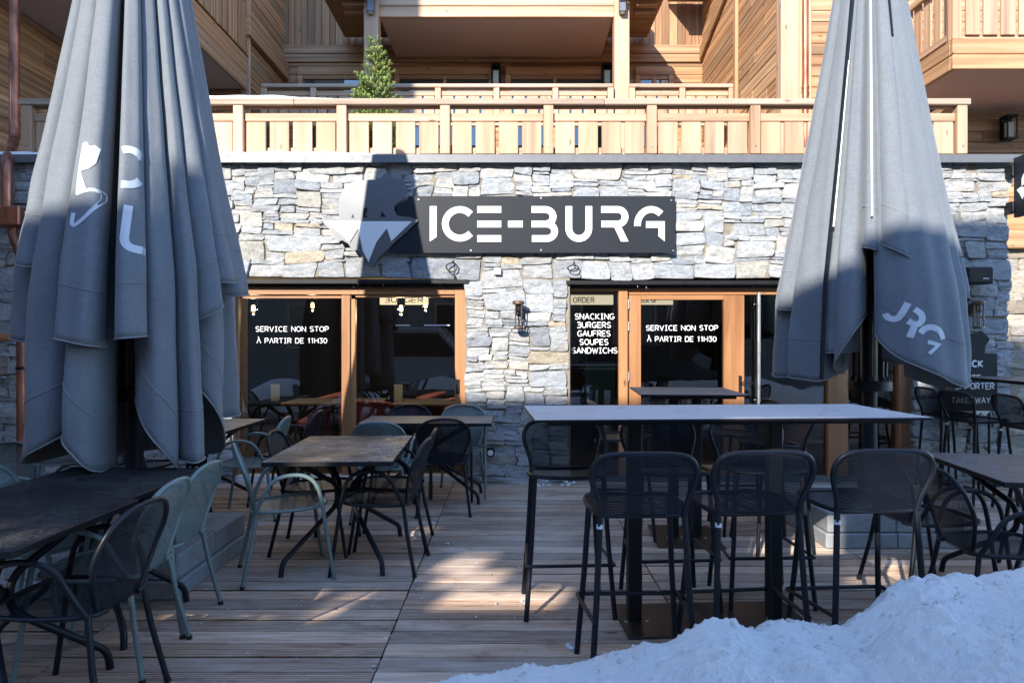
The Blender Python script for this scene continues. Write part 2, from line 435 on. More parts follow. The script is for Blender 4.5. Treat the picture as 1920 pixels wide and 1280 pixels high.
def top_mat(name, base, frost, amount, rough, rims=.25):
    m, nt, b = new_mat(name); v = coords(nt)
    n = noise_n(nt, v, 3.3, 8, .7, 1.2); f = noise_n(nt, v, 26, 8, .75, .4)
    fa = ramp(nt, mixc(nt, n, f, .35), [(.5-amount*.5, 0), (.62-amount*.25, 1)])
    c = mixc(nt, base, frost, fa)
    # thin dried rims
    n5 = noise_n(nt, v, 5.5, 5, .62, 1.6); gate = ramp(nt, noise_n(nt, v, 1.6, 3), [(.38,0),(.5,1)])
    for (a_, w_) in ((.42,.02),(.50,.025),(.58,.02)):
        rim = ramp(nt, n5, [(a_-w_,0),(a_,1),(a_+w_,0)])
        c = mixc(nt, c, (.5,.48,.48), math_n(nt, 'MULTIPLY', math_n(nt, 'MULTIPLY', rim, gate), rims))
    c = mixc(nt, c, ramp(nt, noise_n(nt, v, 90, 3), [(.3,.8),(.7,1.15)]), 1, 'MULTIPLY')
    L(nt, c, b.inputs['Base Color']); L(nt, ramp(nt, n, [(.4,rough),(.6,min(1,rough+.25))]), b.inputs['Roughness'])
    bump(nt, b, f, .15, .003); b.inputs['Specular IOR Level'].default_value = .28; return m
M['top_dark'] = top_mat('dark_table_top', (.020,.018,.017), (.05,.045,.042), .25, .42, .75)
M['top_black'] = top_mat('black_table_top', (.005,.005,.0055), (.011,.0105,.0105), .15, .6, .10)
M['top_frost'] = top_mat('frosted_table_top', (.12,.115,.11), (.47,.445,.43), .50, .5)
M['top_brown'] = top_mat('brown_table_top', (.06,.05,.043), (.13,.115,.105), .35, .42)
M['plate'] = plain('brown_steel_plate', (.028,.022,.018), .38, .3, .3, 8)
M['foliage'] = plain('spruce_needles', (.115,.165,.045), .6, 0, .4, 40)
M['ice'] = glass_mat('ice', (.9,.93,.95))

# ------------------------------------------------------------------ the setting: ground, deck
def tone(a=.72, b=1.12, warm=.06):
    t = rnd.uniform(a, b); k = rnd.uniform(-warm, warm); return (t*(1+k), t, t*(1-k))
m = MB(); m.box((-400,-400,-.30), (400,400,-.16)); tag(m.build('ground', M['paved']), kind='structure')
m = MB(); m.box((-60,-7.4,-.156), (60,-1.6,-.10)); tag(m.build('street', M['road']), kind='structure')
m = MB()
seams = [-8.08,-6.59,-5.10,-3.60,-2.10,-.61,.88,2.37,3.86,5.35,6.84]
bw = .145; y = .2; row = 0
while y < 7.30:
    for i in range(len(seams)-1):
        ribbed = rnd.random() < .58; c = tone(.55, 1.22, .08); q = rnd.random()
        z = rnd.uniform(-.004, .0015); x0 = seams[i]+.003+rnd.uniform(0,.002); x1 = seams[i+1]-.003-rnd.uniform(0,.002)
        if ribbed:
            n = 7; st = (bw-.014)/n
            for k in range(n): m.box((x0, y+k*st, -.03), (x1, y+k*st+st*.68, z), c)
            m.box((x0, y, -.032), (x1, y+bw-.014, z-.0055), tuple(a*.62 for a in c))
        else:
            m.bbox((x0, y, -.032), (x1, y+bw-.014, z), .004, c)
    y += bw; row += 1
tag(m.build('deck', M['deck'], colors=True), kind='structure')
m = MB(); m.box((-8.08,.2,-.15), (6.84,7.5,-.07)); tag(m.build('deck_joists', M['black']), kind='structure')

# ------------------------------------------------------------------ the restaurant: stone front with openings
WY = 7.2
LX0, LX1, LZ = PX(432,WY), PX(875,WY), PZ(522,WY)
RX0, RX1, RZ = PX(1065,WY), PX(1716,WY), PZ(524,WY)
WX0, WX1, WZ = -7.2, PX(1894,WY), PZ(303,WY)
rest = empty('restaurant_building', (0, WY, 0), 0, 'grey schist stone restaurant front with timber framed glass doors', 'restaurant')
def bp(mb, name, mat, **kw):
    """a part of the restaurant; coordinates are given in the world"""
    mb.v = [(a, b-WY, c) for a, b, c in mb.v]; return mb.build(name, mat, kw.pop('parent', rest), **kw)
def warp(x, z):
    p = Vector((x*1.9, 3.1, z*2.6)); q = Vector((x*1.9+9, 7.7, z*2.6))
    return noise.noise(p)*.045, noise.noise(q)*.040
def stone_rects():
    dx = .02; n = int(round((WX1-WX0)/dx)); H = [0.0]*n
    for i in range(n):
        x = WX0+(i+.5)*dx
        if LX0 < x < LX1: H[i] = LZ
        elif RX0 < x < RX1: H[i] = RZ
    out = []
    while True:
        lo = min(H)
        if lo > WZ-.015: break
        i = H.index(lo); j = i
        while j < n and abs(H[j]-lo) < 1e-6: j += 1
        gap = (j-i)*dx
        t = rnd.random()
        if t < .46: h = rnd.uniform(.024, .046)
        elif t < .86: h = rnd.uniform(.06, .105)
        else: h = rnd.uniform(.12, .195)
        w = min(.60, max(.11, h*rnd.uniform(1.4, 3.9) + (.12 if h < .06 else 0)))
        on_lintel = abs(lo-LZ) < .03 or abs(lo-RZ) < .03
        if on_lintel: h = rnd.uniform(.15, .23); w = rnd.uniform(.22, .48)
        nb = [H[k] for k in (i-1, j) if 0 <= k < n]
        for b in nb:                                    # now and then fall in line with a neighbour's top
            if abs(lo+h-b) < .035 and b-lo > .03 and rnd.random() < .6: h = b-lo
        if gap-w < .11: w = gap
        if gap <= .12:                                  # fill a narrow slot up to its lower neighbour
            hb = min([b for b in nb if b > lo+.02] or [lo+h]); h = min(h, hb-lo) if hb-lo < .2 else h
            w = gap
        if lo+h > WZ-.035: h = WZ-lo
        w = int(round(w/dx)); w = max(1, min(w, j-i))
        left = rnd.random() < .5
        a = i if left else j-w
        out.append((WX0+a*dx, lo, WX0+(a+w)*dx, lo+h))
        for k in range(a, a+w): H[k] = lo+h
    return out
PAL = [((.33,.345,.36),6), ((.37,.38,.385),8), ((.405,.405,.40),8), ((.44,.44,.43),5), ((.42,.40,.35),1.8), ((.40,.335,.25),.45), ((.27,.285,.31),2.2), ((.46,.44,.40),2.0)]
def pick():
    t = rnd.uniform(0, sum(w for _, w in PAL))
    for c, w in PAL:
        t -= w
        if t <= 0: break
    k = rnd.uniform(.72, .93); return (c[0]*k*.975, c[1]*k, c[2]*k*1.035)
def stones(mb, rects, yface, NS=24):
    for (x0, z0, x1, z1) in rects:
        w, h = x1-x0, z1-z0
        g = min(.0025, .02*h)*rnd.uniform(-.3, 1.0)
        cs = [(x0+g, z0+g), (x1-g, z0+g), (x1-g, z1-g), (x0+g, z1-g)]
        jw = min(.045, .16*w); jh = min(.026, .24*h)
        sg = [(1,1),(-1,1),(-1,-1),(1,-1)]
        cs = [(c[0]+s_[0]*rnd.uniform(-.6,.6)*jw, c[1]+s_[1]*rnd.uniform(-.6,.6)*jh) for c, s_ in zip(cs, sg)]
        ex = rnd.uniform(7, 22)
        cx, cz = (x0+x1)/2, (z0+z1)/2
        proud = rnd.uniform(-.013, .016); tx = rnd.uniform(-.08,.08); tz = rnd.uniform(-.14,.14)
        seed = rnd.uniform(0, 500); col = pick()
        rings = ((1.0, .040), (.992, .010), (.955, .001), (.72, 0), (.40, 0))
        k = len(mb.v)
        for (s_, dep) in rings:
            for a in range(NS):
                w_ = 2*math.pi*a/NS; ca, sa = math.cos(w_), math.sin(w_)
                rr = (abs(ca)**ex+abs(sa)**ex)**(-1/ex)
                u = ca*rr; v = sa*rr
                jit = 1+.07*noise.noise(Vector((ca*2.2+seed, sa*2.2, 1.3)))
                jit = 1+(jit-1)*.6
                u = u*s_*jit*.5+.5; v = v*s_*jit*.5+.5
                px = (cs[0][0]*(1-u)+cs[1][0]*u)*(1-v)+(cs[3][0]*(1-u)+cs[2][0]*u)*v
                pz = (cs[0][1]*(1-u)+cs[1][1]*u)*(1-v)+(cs[3][1]*(1-u)+cs[2][1]*u)*v
                wx, wz = warp(px, pz)
                q = Vector((px*7+seed, pz*13, seed*.3))
                rel = noise.noise(q)*.012+noise.noise(q*2.7)*.008+(.35-abs(noise.noise(q*1.6)))*.010
                mb.vert((px+wx, yface-proud+dep+tx*(px-cx)+tz*(pz-cz)*.6-rel*(1 if s_ < .95 else .3), pz+wz), col)
        wx, wz = warp(cx, cz); mb.vert((cx+wx, yface-proud-noise.noise(Vector((cx*7+seed, cz*13, seed*.3)))*.013, cz+wz), col)
        nr = len(rings)
        for i in range(nr-1):
            for a in range(NS): mb.face([k+i*NS+a, k+i*NS+(a+1)%NS, k+(i+1)*NS+(a+1)%NS, k+(i+1)*NS+a])
        for a in range(NS): mb.face([k+(nr-1)*NS+a, k+(nr-1)*NS+(a+1)%NS, k+nr*NS])
m = MB(); rects = stone_rects(); stones(m, rects, WY)
bp(m, 'stone_masonry', M['stone'], colors=True, smooth=True, auto=38)
m = MB()                                                     # mortar bed and wall core behind the stones
for (a, b, c, d) in ((WX0,LX0+.02,0,WZ),(LX0+.02,LX1-.02,LZ+.02,WZ),(LX1-.02,RX0+.02,0,WZ),(RX0+.02,RX1-.02,RZ+.02,WZ),(RX1-.02,WX1-.02,0,WZ)):
    m.box((a, WY+.020, c), (b, WY+.42, d))
bp(m, 'mortar_bed', M['mortar'])
for (a, b, z) in ((LX0-.15,LX1+.02,LZ),(RX0-.02,RX1+.15,RZ)):
    m = MB(); m.box((a, WY-.012, z-.052), (b, WY+.10, z-.012)); m.box((a, WY+.06, z-.085), (b, WY+.12, z-.053)); bp(m, 'lintel', M['black'])
m = MB(); m.box((WX0, WY-.07, WZ-.012), (WX1+.05, WY+.55, WZ+.050)); m.box((WX0, WY-.085, WZ-.03), (WX1+.06, WY-.07, WZ+.052))
coping = bp(m, 'coping', M['flash'])
m = MB()                                                     # snow on the coping, thinning out towards the right
def snow_ridge(mb, x0, x1, y0, y1, z, hfun, n=160, k=8):
    def fn(a, b):
        x = x0+(x1-x0)*a; t = math.pi*b
        h = hfun(x)*(1+.35*noise.noise(Vector((x*3,b*2,5))))
        yy = y0+(y1-y0)*(.5-.5*math.cos(t)); e = .012*noise.noise(Vector((x*6, b*3, 1)))
        return (x, yy+e, z+h*math.sin(t)**.55-.002*(1 if b in (0,1) else 0))
    mb.grid(fn, n, k)
snow_ridge(m, -6.2, PX(800,WY), WY-.07, WY+.30, WZ+.050, lambda x: .060*min(1,max(.02,(PX(800,WY)-x)/1.1)) )
bp(m, 'snow', M['snow'], parent=coping, smooth=True)
m = MB(); m.box((-7.2, WY+.425, 3.10), (5.1, 13.6, 3.30)); bp(m, 'terrace_slab', M['concrete'])
# room behind the glass
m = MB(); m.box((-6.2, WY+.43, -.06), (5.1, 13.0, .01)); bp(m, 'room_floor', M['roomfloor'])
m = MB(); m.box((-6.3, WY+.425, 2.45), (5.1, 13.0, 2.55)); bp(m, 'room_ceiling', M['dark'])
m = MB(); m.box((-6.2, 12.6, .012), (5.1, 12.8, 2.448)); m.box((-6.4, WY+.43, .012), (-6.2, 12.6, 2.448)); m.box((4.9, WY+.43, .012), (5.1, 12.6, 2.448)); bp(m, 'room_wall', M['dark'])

# -- window and door joinery
FYY = WY+.10                                                 # front of the frames
def uX(u): return PX(u, FYY)
def vZ(v): return PZ(v, FYY)
def member(mb, u0, u1, v0, v1, y0=FYY, y1=FYY+.08):
    mb.mi = 0 if abs(u1-u0) > abs(v1-v0) else 1
    mb.bbox((uX(u0), y0, vZ(v1)), (uX(u1), y1, vZ(v0)), .004, tone(.9, 1.08, .03)); mb.mi = 0
FR = [M['frame_x'], M['frame_z']]
def pane(u0, u1, v0, v1, parent, y=FYY+.045, mat='glass'):
    g = MB(); k = [g.vert(p) for p in ((uX(u0),y,vZ(v1)),(uX(u1),y,vZ(v1)),(uX(u1),y,vZ(v0)),(uX(u0),y,vZ(v0)))]
    g.face(k); return bp(g, 'pane', M[mat], parent=parent)
# stroke lettering: unit cell 0..1 wide and high
def arc(cx, cy, rx, ry, a0, a1, n=10): return [(cx+rx*math.cos(R(a0+(a1-a0)*i/n)), cy+ry*math.sin(R(a0+(a1-a0)*i/n))) for i in range(n+1)]
GL = {
 'A': (.9, [[(0,0),(.45,1),(.9,0)]]),
 'B': (.8, [[(0,1),(.45,1)]+arc(.45,.76,.3,.24,90,-90,6)+[(.15,.52)], [(.45,.52)]+arc(.5,.26,.3,.26,90,-90,6)+[(0,0)]]),
 'C': (.9, [arc(.5,.5,.5,.5,50,310,14)]),
 'D': (.85, [[(0,0),(0,1),(.4,1)]+arc(.4,.5,.45,.5,90,-90,10)+[(0,0)]]),
 'E': (.75, [[(.75,1),(0,1),(0,0),(.75,0)], [(0,.5),(.65,.5)]]),
 'F': (.75, [[(.75,1),(0,1),(0,0)], [(0,.5),(.65,.5)]]),
 'G': (.9, [arc(.5,.5,.5,.5,50,345,15)+[(.55,.45)]]),
 'H': (.85, [[(0,0),(0,1)], [(.85,0),(.85,1)], [(0,.5),(.85,.5)]]),
 'I': (.6, [[(.3,0),(.3,1)], [(.05,1),(.55,1)], [(.05,0),(.55,0)]]),
 'K': (.8, [[(0,0),(0,1)], [(.75,1),(.1,.48),(.8,0)]]),
 'M': (1.0, [[(0,0),(0,1),(.5,.35),(1,1),(1,0)]]),
 'N': (.85, [[(0,0),(0,1),(.85,0),(.85,1)]]),
 'O': (.95, [arc(.475,.5,.475,.5,90,450,18)]),
 'P': (.78, [[(0,0),(0,1),(.45,1)]+arc(.45,.72,.32,.28,90,-90,8)+[(0,.44)]]),
 'R': (.8, [[(0,0),(0,1),(.45,1)]+arc(.45,.74,.32,.26,90,-90,8)+[(0,.48)], [(.35,.48),(.8,0)]]),
 'S': (.78, [arc(.39,.75,.36,.25,30,270,10)[:-1]+arc(.39,.25,.38,.25,90,-150,10)]),
 'T': (.85, [[(0,1),(.85,1)], [(.425,1),(.425,0)]]),
 'U': (.85, [[(0,1),(0,.42)]+arc(.425,.42,.425,.42,180,360,10)+[(.85,1)]]),
 'V': (.9, [[(0,1),(.45,0),(.9,1)]]),
 'W': (1.2, [[(0,1),(.3,0),(.6,.8),(.9,0),(1.2,1)]]),
 'Y': (.85, [[(0,1),(.425,.48),(.85,1)], [(.425,.48),(.425,0)]]),
 '0': (.75, [arc(.375,.5,.375,.5,90,450,16)]),
 '1': (.5, [[(.05,.8),(.32,1),(.32,0)]]),
 '3': (.72, [[(.02,1),(.66,1),(.36,.6)]+arc(.36,.3,.33,.30,75,-150,9)]),
 '-': (.5, [[(0,.5),(.5,.5)]]), ' ': (.45, []),
}
GL['À'] = (.9, GL['A'][1]+[[(.25,1.32),(.5,1.16)]])
GL['a'] = (.9, [[(0,0),(.45,1),(.9,0)], [(.18,.36),(.72,.36)]])        # barred A
def text_w(s, gap): return sum(GL[c][0]+gap for c in s)-gap
def letters(mb, s, x0, x1, z, h, y, wt=.16, gap=.28, ux=(1,0,0), uy=(0,0,1), n=(0,-1,0), d=.003, origin=None):
    nv = Vector(n); si = 0; sx = (x1-x0)/text_w(s, gap); x = 0
    for c in s:
        for st in GL[c][1]:
            pts = [((x+a)*sx, b*h) for a, b in st]
            cl = len(pts) > 6 and (Vector(pts[0])-Vector(pts[-1])).length < 1e-5
            O = (Vector(origin) if origin else Vector((x0, y, z)))+nv*(.00025*(si % 7)); si += 1
            if cl: mb.stroke(pts[:-1], wt*h, O, ux, uy, n, d, closed=True)
            else: mb.stroke(pts, wt*h, O, ux, uy, n, d)
        x += GL[c][0]+gap
def text_on_glass(parent, rows, y=FYY+.042):
    m = MB()
    for (s, u0, u1, vb, vt, wt) in rows: letters(m, s, uX(u0), uX(u1), vZ(vb), vZ(vt)-vZ(vb), y, wt, d=.002)
    bp(m, 'lettering', M['white'], parent=parent)

# left sliding glazing
m = MB()
member(m, 432, 447, 537, 897); member(m, 853, 875, 537, 897); member(m, 447, 853, 537, 552)
member(m, 640, 656, 553, 892, FYY+.005, FYY+.075); member(m, 656, 665, 560, 892, FYY+.03, FYY+.10)
member(m, 447, 640, 553, 559, FYY+.03, FYY+.07); member(m, 665, 853, 552.5, 557, FYY+.03, FYY+.10)
winL = bp(m, 'sliding_window', FR, colors=True); winL['label'] = 'wide timber sliding window with two panes left of the stone pillar'
pane(447, 640, 559, 893, winL); pane(665, 853, 557, 893, winL, FYY+.065)
text_on_glass(winL, [('SERVICE NON STOP',477,614,621,612,.13), ('ÀPARTIR DE 11H30'.replace('À','À '),479,611,643,634,.13)])
m = MB()
for a, b in ((740,767),(794,842)): m.box((uX(a), FYY+.06, vZ(610.2)), (uX(b), FYY+.064, vZ(608.4)))
bp(m, 'glass_marker', M['white'], parent=winL)
m = MB(); m.bbox((uX(855.5), FYY-.008, vZ(738)), (uX(862), FYY-.0005, vZ(711)), .002); bp(m, 'flush_pull', M['black'], parent=winL)
m = MB(); m.box((uX(432), FYY-.02, 0.0), (uX(875), FYY+.12, .062)); bp(m, 'sill', M['white'], parent=winL)
# right glazing with the door
m = MB()
member(m, 1065, 1070, 527, 897); member(m, 1070, 1714, 527, 545); member(m, 1160, 1177, 545, 897)
member(m, 1552, 1590, 545, 897, FYY-.01); member(m, 1684, 1714, 545, 897, FYY-.01)
member(m, 1180, 1552, 545.5, 552, FYY+.02, FYY+.07)
winR = bp(m, 'glazed_front', FR, colors=True); winR['label'] = 'timber glazed shopfront with the door right of the stone pillar'
pane(1070, 1160, 545, 895, winR); pane(1398, 1552, 552, 895, winR); pane(1590, 1684, 545, 895, winR)
text_on_glass(winR, [('SNaCKING',1079,1152,598,588,.15), ('BURGERS',1083,1146,614,604,.15), ('GaUFRES',1084,1145,630,620,.15), ('SOUPES',1088,1141,646,636,.15), ('SaNDWICHS',1073,1158,662,652,.15)])
m = MB(); rag = [(uX(1097)+.012*math.sin(k*1.7)+.008*math.sin(k*4.1), vZ(860)+(vZ(679)-vZ(860))*k/24) for k in range(25)]
m.prism([(uX(1155),vZ(860))]+rag+[(uX(1155),vZ(679))], (0,FYY+.07,0), (1,0,0), (0,0,1), (0,-1,0), .006); bp(m, 'blind', M['greenboard'], parent=winR)
m = MB()
member(m, 1180, 1202, 553, 893, FYY+.004); member(m, 1358, 1396, 553, 893, FYY+.004); member(m, 1202, 1358, 553, 562, FYY+.01); member(m, 1202, 1358, 872, 893, FYY+.004)
door = bp(m, 'door', FR, colors=True)
pane(1202, 1358, 562, 872, door)
text_on_glass(door, [('SERVICE NON STOP',1213,1348,619,610,.15), ('À PARTIR DE 11H30',1215,1345,640,631,.15)])
for v in (562, 603, 697):
    m = MB(); m.tube([(uX(1178.5), FYY-.012, vZ(v+17)), (uX(1178.5), FYY-.012, vZ(v))], .009, 8); bp(m, 'hinge', M['steel'], parent=door)
m = MB(); m.bbox((uX(1385), FYY-.006, vZ(736)), (uX(1391), FYY+.003, vZ(704)), .002)
m.tube([(uX(1388), FYY-.006, vZ(716)), (uX(1388), FYY-.05, vZ(716)), (uX(1394), FYY-.055, vZ(716)), (uX(1409), FYY-.055, vZ(717))], .009, 8); bp(m, 'handle', M['black'], parent=door)
m = MB(); m.tube([(uX(1420), FYY-.04, vZ(765)), (uX(1420), FYY-.04, vZ(549))], .019, 10)
for v in (570, 750): m.tube([(uX(1420), FYY-.03, vZ(v)), (uX(1420), FYY+.04, vZ(v))], .008, 6)
bp(m, 'pull_bar', M['steel'], parent=winR, smooth=True, auto=40)
m = MB(); m.box((uX(1065), FYY-.02, 0), (uX(1714), FYY+.12, .058)); bp(m, 'sill', M['flash'], parent=winR)

# ------------------------------------------------------------------ inside the restaurant
def fascia(txt, u0, u1, tu0, tu1, Y, label):
    t = empty('menu_sign', (PX((u0+u1)/2,Y), Y, PZ(562,Y)), 0, label, 'sign', 'pale menu signs above the counter inside')
    O = t.location
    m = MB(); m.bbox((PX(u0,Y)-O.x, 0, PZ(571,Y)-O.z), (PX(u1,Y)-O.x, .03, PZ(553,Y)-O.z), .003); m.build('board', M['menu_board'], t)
    m = MB(); letters(m, txt, PX(tu0,Y)-O.x, PX(tu1,Y)-O.x, PZ(567,Y)-O.z, .06, -.002, .16); m.build('lettering', M['black'], t)
    m = MB()
    for q in (.1, .9): m.tube([(PX(u0+(u1-u0)*q,Y)-O.x, .015, PZ(553,Y)-O.z), (PX(u0+(u1-u0)*q,Y)-O.x, .015, 2.448-O.z)], .006, 6)
    m.build('hanger', M['black'], t)
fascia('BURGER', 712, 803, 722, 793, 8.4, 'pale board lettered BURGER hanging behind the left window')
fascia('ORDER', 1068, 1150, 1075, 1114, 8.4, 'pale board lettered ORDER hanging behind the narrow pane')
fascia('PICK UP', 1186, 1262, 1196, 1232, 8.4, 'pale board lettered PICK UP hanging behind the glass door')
pend = None
for i, (u, v, Y, lb) in enumerate(((475,575,8.1,'warm glowing pendant bulb above the left end of SERVICE NON STOP'),(586,570,9.2,'warm glowing pendant bulb above the right end of SERVICE NON STOP'),(752,575,8.0,'warm glowing pendant bulb left of the BURGER board'),(798,569,8.9,'warm glowing pendant bulb at the right end of the BURGER board'))):
    z = PZ(v, Y)
    if pend is None:
        t = pend = empty('pendant_lamp')
        mm = MB(); mm.lathe([(.025,.11),(.042,.10),(.048,.05),(.05,.02)], (0,0,0), 14); mm.tube([(0,0,.105),(0,0,.44)], .006, 6); mm.build('cap', M['black'], t, smooth=True, auto=40)
        mm = MB(); mm.lathe([(.036,.04),(.042,0),(.042,-.05),(.030,-.085),(.01,-.095)], (0,0,0), 14); mm.build('glass_jar', M['glass'], t, smooth=True)
        mm = MB(); mm.lathe([(.012,.03),(.026,.005),(.030,-.02),(.02,-.045),(.004,-.052)], (0,0,0), 12); mm.build('bulb', M['bulb'], t, smooth=True)
        pl = bpy.data.lights.new('pendant_light', 'POINT'); pl.energy = 2.5; pl.color = (1,.74,.45); pl.shadow_soft_size = .03
        po = bpy.data.objects.new('pendant_light', pl); COL.objects.link(po); po.parent = t; po.location = (0,0,-.13)
    else: t = copy_tree(pend)
    t.location = (PX(u,Y), Y, z); tag(t, lb, 'lamp', 'pendant lamps inside the restaurant')
# set dining tables and red chairs inside
def in_table(x, y, w, d, lb):
    t = empty('indoor_table', (x, y, .01), 0, lb, 'table', 'wooden tables inside the restaurant')
    m = MB(); m.bbox((-w/2,-d/2,.715), (w/2,d/2,.745), .004); o_ = m.build('table_top', [M['top_brown'], M['straw']], t)
    for p_ in o_.data.polygons: p_.material_index = 0 if p_.normal.z > .9 else 1
    m = MB(); m.tube([(0,0,.02),(0,0,.715)], .035, 10); m.lathe([(.22,0),(.22,.012),(.06,.03)], (0,0,0), 18); m.build('pedestal', M['black'], t)
in_table(-2.15, 8.45, 1.1, .7, 'pale indoor table with a card stand behind the left pane')
in_table(-.75, 8.35, 1.3, .7, 'sunlit indoor table with a card stand behind the right sliding pane')
in_table(1.75, 8.6, 1.2, .7, 'indoor table behind the glass door')
def card(x, y, lb):
    t = empty('menu_holder', (x, y, .755), 0, lb, 'menu', 'menu cards standing on the indoor tables')
    m = MB(); m.box((-.05,-.012,0), (.05,.012,.20)); m.build('card', M['leaf_card'], t)
    m = MB(); m.box((-.06,-.03,-.0), (-.0505,.03,.02)); m.box((.0505,-.03,0), (.06,.03,.02)); m.build('foot', M['black'], t)
card(PX(516,8.35), 8.35, 'pale menu card standing behind the left pane'); card(PX(747,8.30), 8.30, 'pale menu card standing behind the right sliding pane')
rc = None
for (x, y, rz, lb) in ((PX(838,8.1), 8.15, 200, 'red tub chair at the right edge of the sliding window'), (PX(790,9.0), 9.0, 180, 'red tub chair behind the sunlit indoor table'), (PX(690,7.95), 7.95, 90, 'red tub chair next to the middle window post'), (PX(600,8.9), 9.0, 180, 'red tub chair behind the left indoor table')):
    if rc is None:
        t = rc = empty('tub_chair')
        mm = MB(); mm.bbox((-.26,-.26,.36), (.26,.26,.47), .03); mm.build('seat', M['redchair'], t, smooth=True, auto=30)
        mm = MB()
        def bk(a, b):
            w = R(-110+220*a); r = .29+.03*math.sin(math.pi*b); return (-math.cos(w)*r, math.sin(w)*r, .42+b*(.36-.10*abs(2*a-1)**2))
        mm.grid(bk, 26, 6); mm.grid(lambda a, b: tuple(Vector(bk(a, b))*Vector((1,1,1)) + Vector((math.cos(R(-110+220*a))*.05, -math.sin(R(-110+220*a))*.05, 0))), 26, 6)
        mm.tube([bk(i/26, 1) for i in range(27)], .03, 8); mm.build('backrest', M['redchair'], t, smooth=True, auto=50)
        for sx in (-.2,.2):
            for sy in (-.2,.2): mm = MB(); mm.tube([(sx,sy,.36),(sx*1.15,sy*1.15,0)], .014, 6); mm.build('leg', M['black'], t)
    else: t = copy_tree(rc)
    t.location = (x, y, .012); t.rotation_euler = (0,0,R(rz)); tag(t, lb, 'chair', 'red tub chairs inside the restaurant')

# ------------------------------------------------------------------ timber chalet above the terrace
def planks(mb, O, d, w, z0, z1, n, bh=.17, vertical=False, th=.03, lap=.006):
    """boarding on a wall: O corner, d horizontal direction, n outward normal"""
    O = Vector(O); d = Vector(d); n = Vector(n); up = Vector((0,0,1))
    Mt = Matrix(((d.x, n.x, 0, O.x), (d.y, n.y, 0, O.y), (0, 0, 1, O.z), (0,0,0,1)))
    if not vertical:
        z = z0
        while z < z1-.01:
            h = min(bh, z1-z); x = 0
            while x < w-.01:
                l = min(rnd.uniform(1.6, 4.2), w-x)
                if w-x-l < .5: l = w-x
                p = rnd.uniform(-.003, .003)
                mb.bbox((x+.001, -th, z+lap*.5), (x+l-.001, p, z+h-lap*.5), .006, tone(.66, 1.12, .08), Mt); x += l
            z += bh
    else:
        x = 0
        while x < w-.01:
            l = min(bh*rnd.uniform(.75, 1.1), w-x); p = rnd.uniform(-.004, .003)
            mb.bbox((x+lap*.5, -th, z0), (x+l-lap*.5, p, z1), .006, tone(.62, 1.1, .07), Mt); x += l
    # backing
    mb.box((0,-th-.10,z0), (w,-th-.001,z1), (.25,.22,.2), Mt)
Yc, Yb = 11.8, 13.5
cX = lambda u: PX(u, Yc); cZ = lambda v: PZ(v, Yc)
chal = empty('timber_chalet', (0, Yb, 3.3), 0, 'larch clad chalet block with a covered balcony above the restaurant terrace', 'chalet')
def cp(mb, name, mat, parent=None, org=(0,Yb,3.3), root=None, **kw):
    mb.v = [(a-org[0], b-org[1], c-org[2]) for a, b, c in mb.v]
    return mb.build(name, mat, parent or root or chal, colors=True, **kw)
bz = lambda v: PZ(v, Yb); bx_ = lambda u: PX(u, Yb)
m = MB(); planks(m, (bx_(515), Yb, 0), (1,0,0), bx_(1335)-bx_(515), 3.3, bz(118), (0,-1,0), .16); cp(m, 'wall', M['old_x'])
m = MB(); planks(m, (bx_(515), Yb, 0), (1,0,0), bx_(1335)-bx_(515), bz(86), bz(-180), (0,-1,0), .15, True); cp(m, 'upper_wall', M['old_z'])
m = MB(); m.bbox((bx_(515), Yb-.05, bz(103)+.002), (bx_(1322), Yb+.1, bz(86)-.001), .01, tone(.85,.95)); m.bbox((bx_(515), Yb-.045, bz(118)+.001), (bx_(1322), Yb+.1, bz(103)-.002), .01, tone(.8,.9)); cp(m, 'beam', M['larch_x'])
# covered balcony: slab, fascia, posts
pz0 = cZ(33)
m = MB(); m.box((cX(712)+.002, Yc+.06, pz0), (cX(1150)-.002, Yb-.06, pz0+.06)); cp(m, 'balcony_ceiling', M['plaster'])
m = MB(); m.bbox((cX(706), Yc-.04, pz0-.01), (cX(1156), Yc+.055, cZ(14)-.001), .008, tone(.95,1.08)); m.bbox((cX(706), Yc-.05, cZ(14)+.001), (cX(1156), Yc+.05, cZ(-12)), .008, tone(.95,1.08)); cp(m, 'fascia', M['pale_x'])
m = MB(); planks(m, (cX(706), Yc-.03, 0), (1,0,0), cX(1156)-cX(706), cZ(-13), cZ(-120), (0,-1,0), .14); m.box((cX(706), Yc+.1, cZ(-10)), (cX(1156), Yb-.06, cZ(-13)+.06), (.8,.8,.8)); cp(m, 'balcony_parapet', M['pale_x'])
for u0, u1 in ((685,712),(1150,1178)):
    m = MB(); m.bbox((cX(u0), Yc-.14, 3.3), (cX(u1), Yc+.11, cZ(-130)), .012, tone(.95,1.06)); cp(m, 'post', M['pale_z'])
m = MB(); m.box((cX(490), Yc, 4.55), (cX(1375), Yb-.05, 4.75), (.9,.9,.9)); cp(m, 'balcony_floor', M['larch_x'])
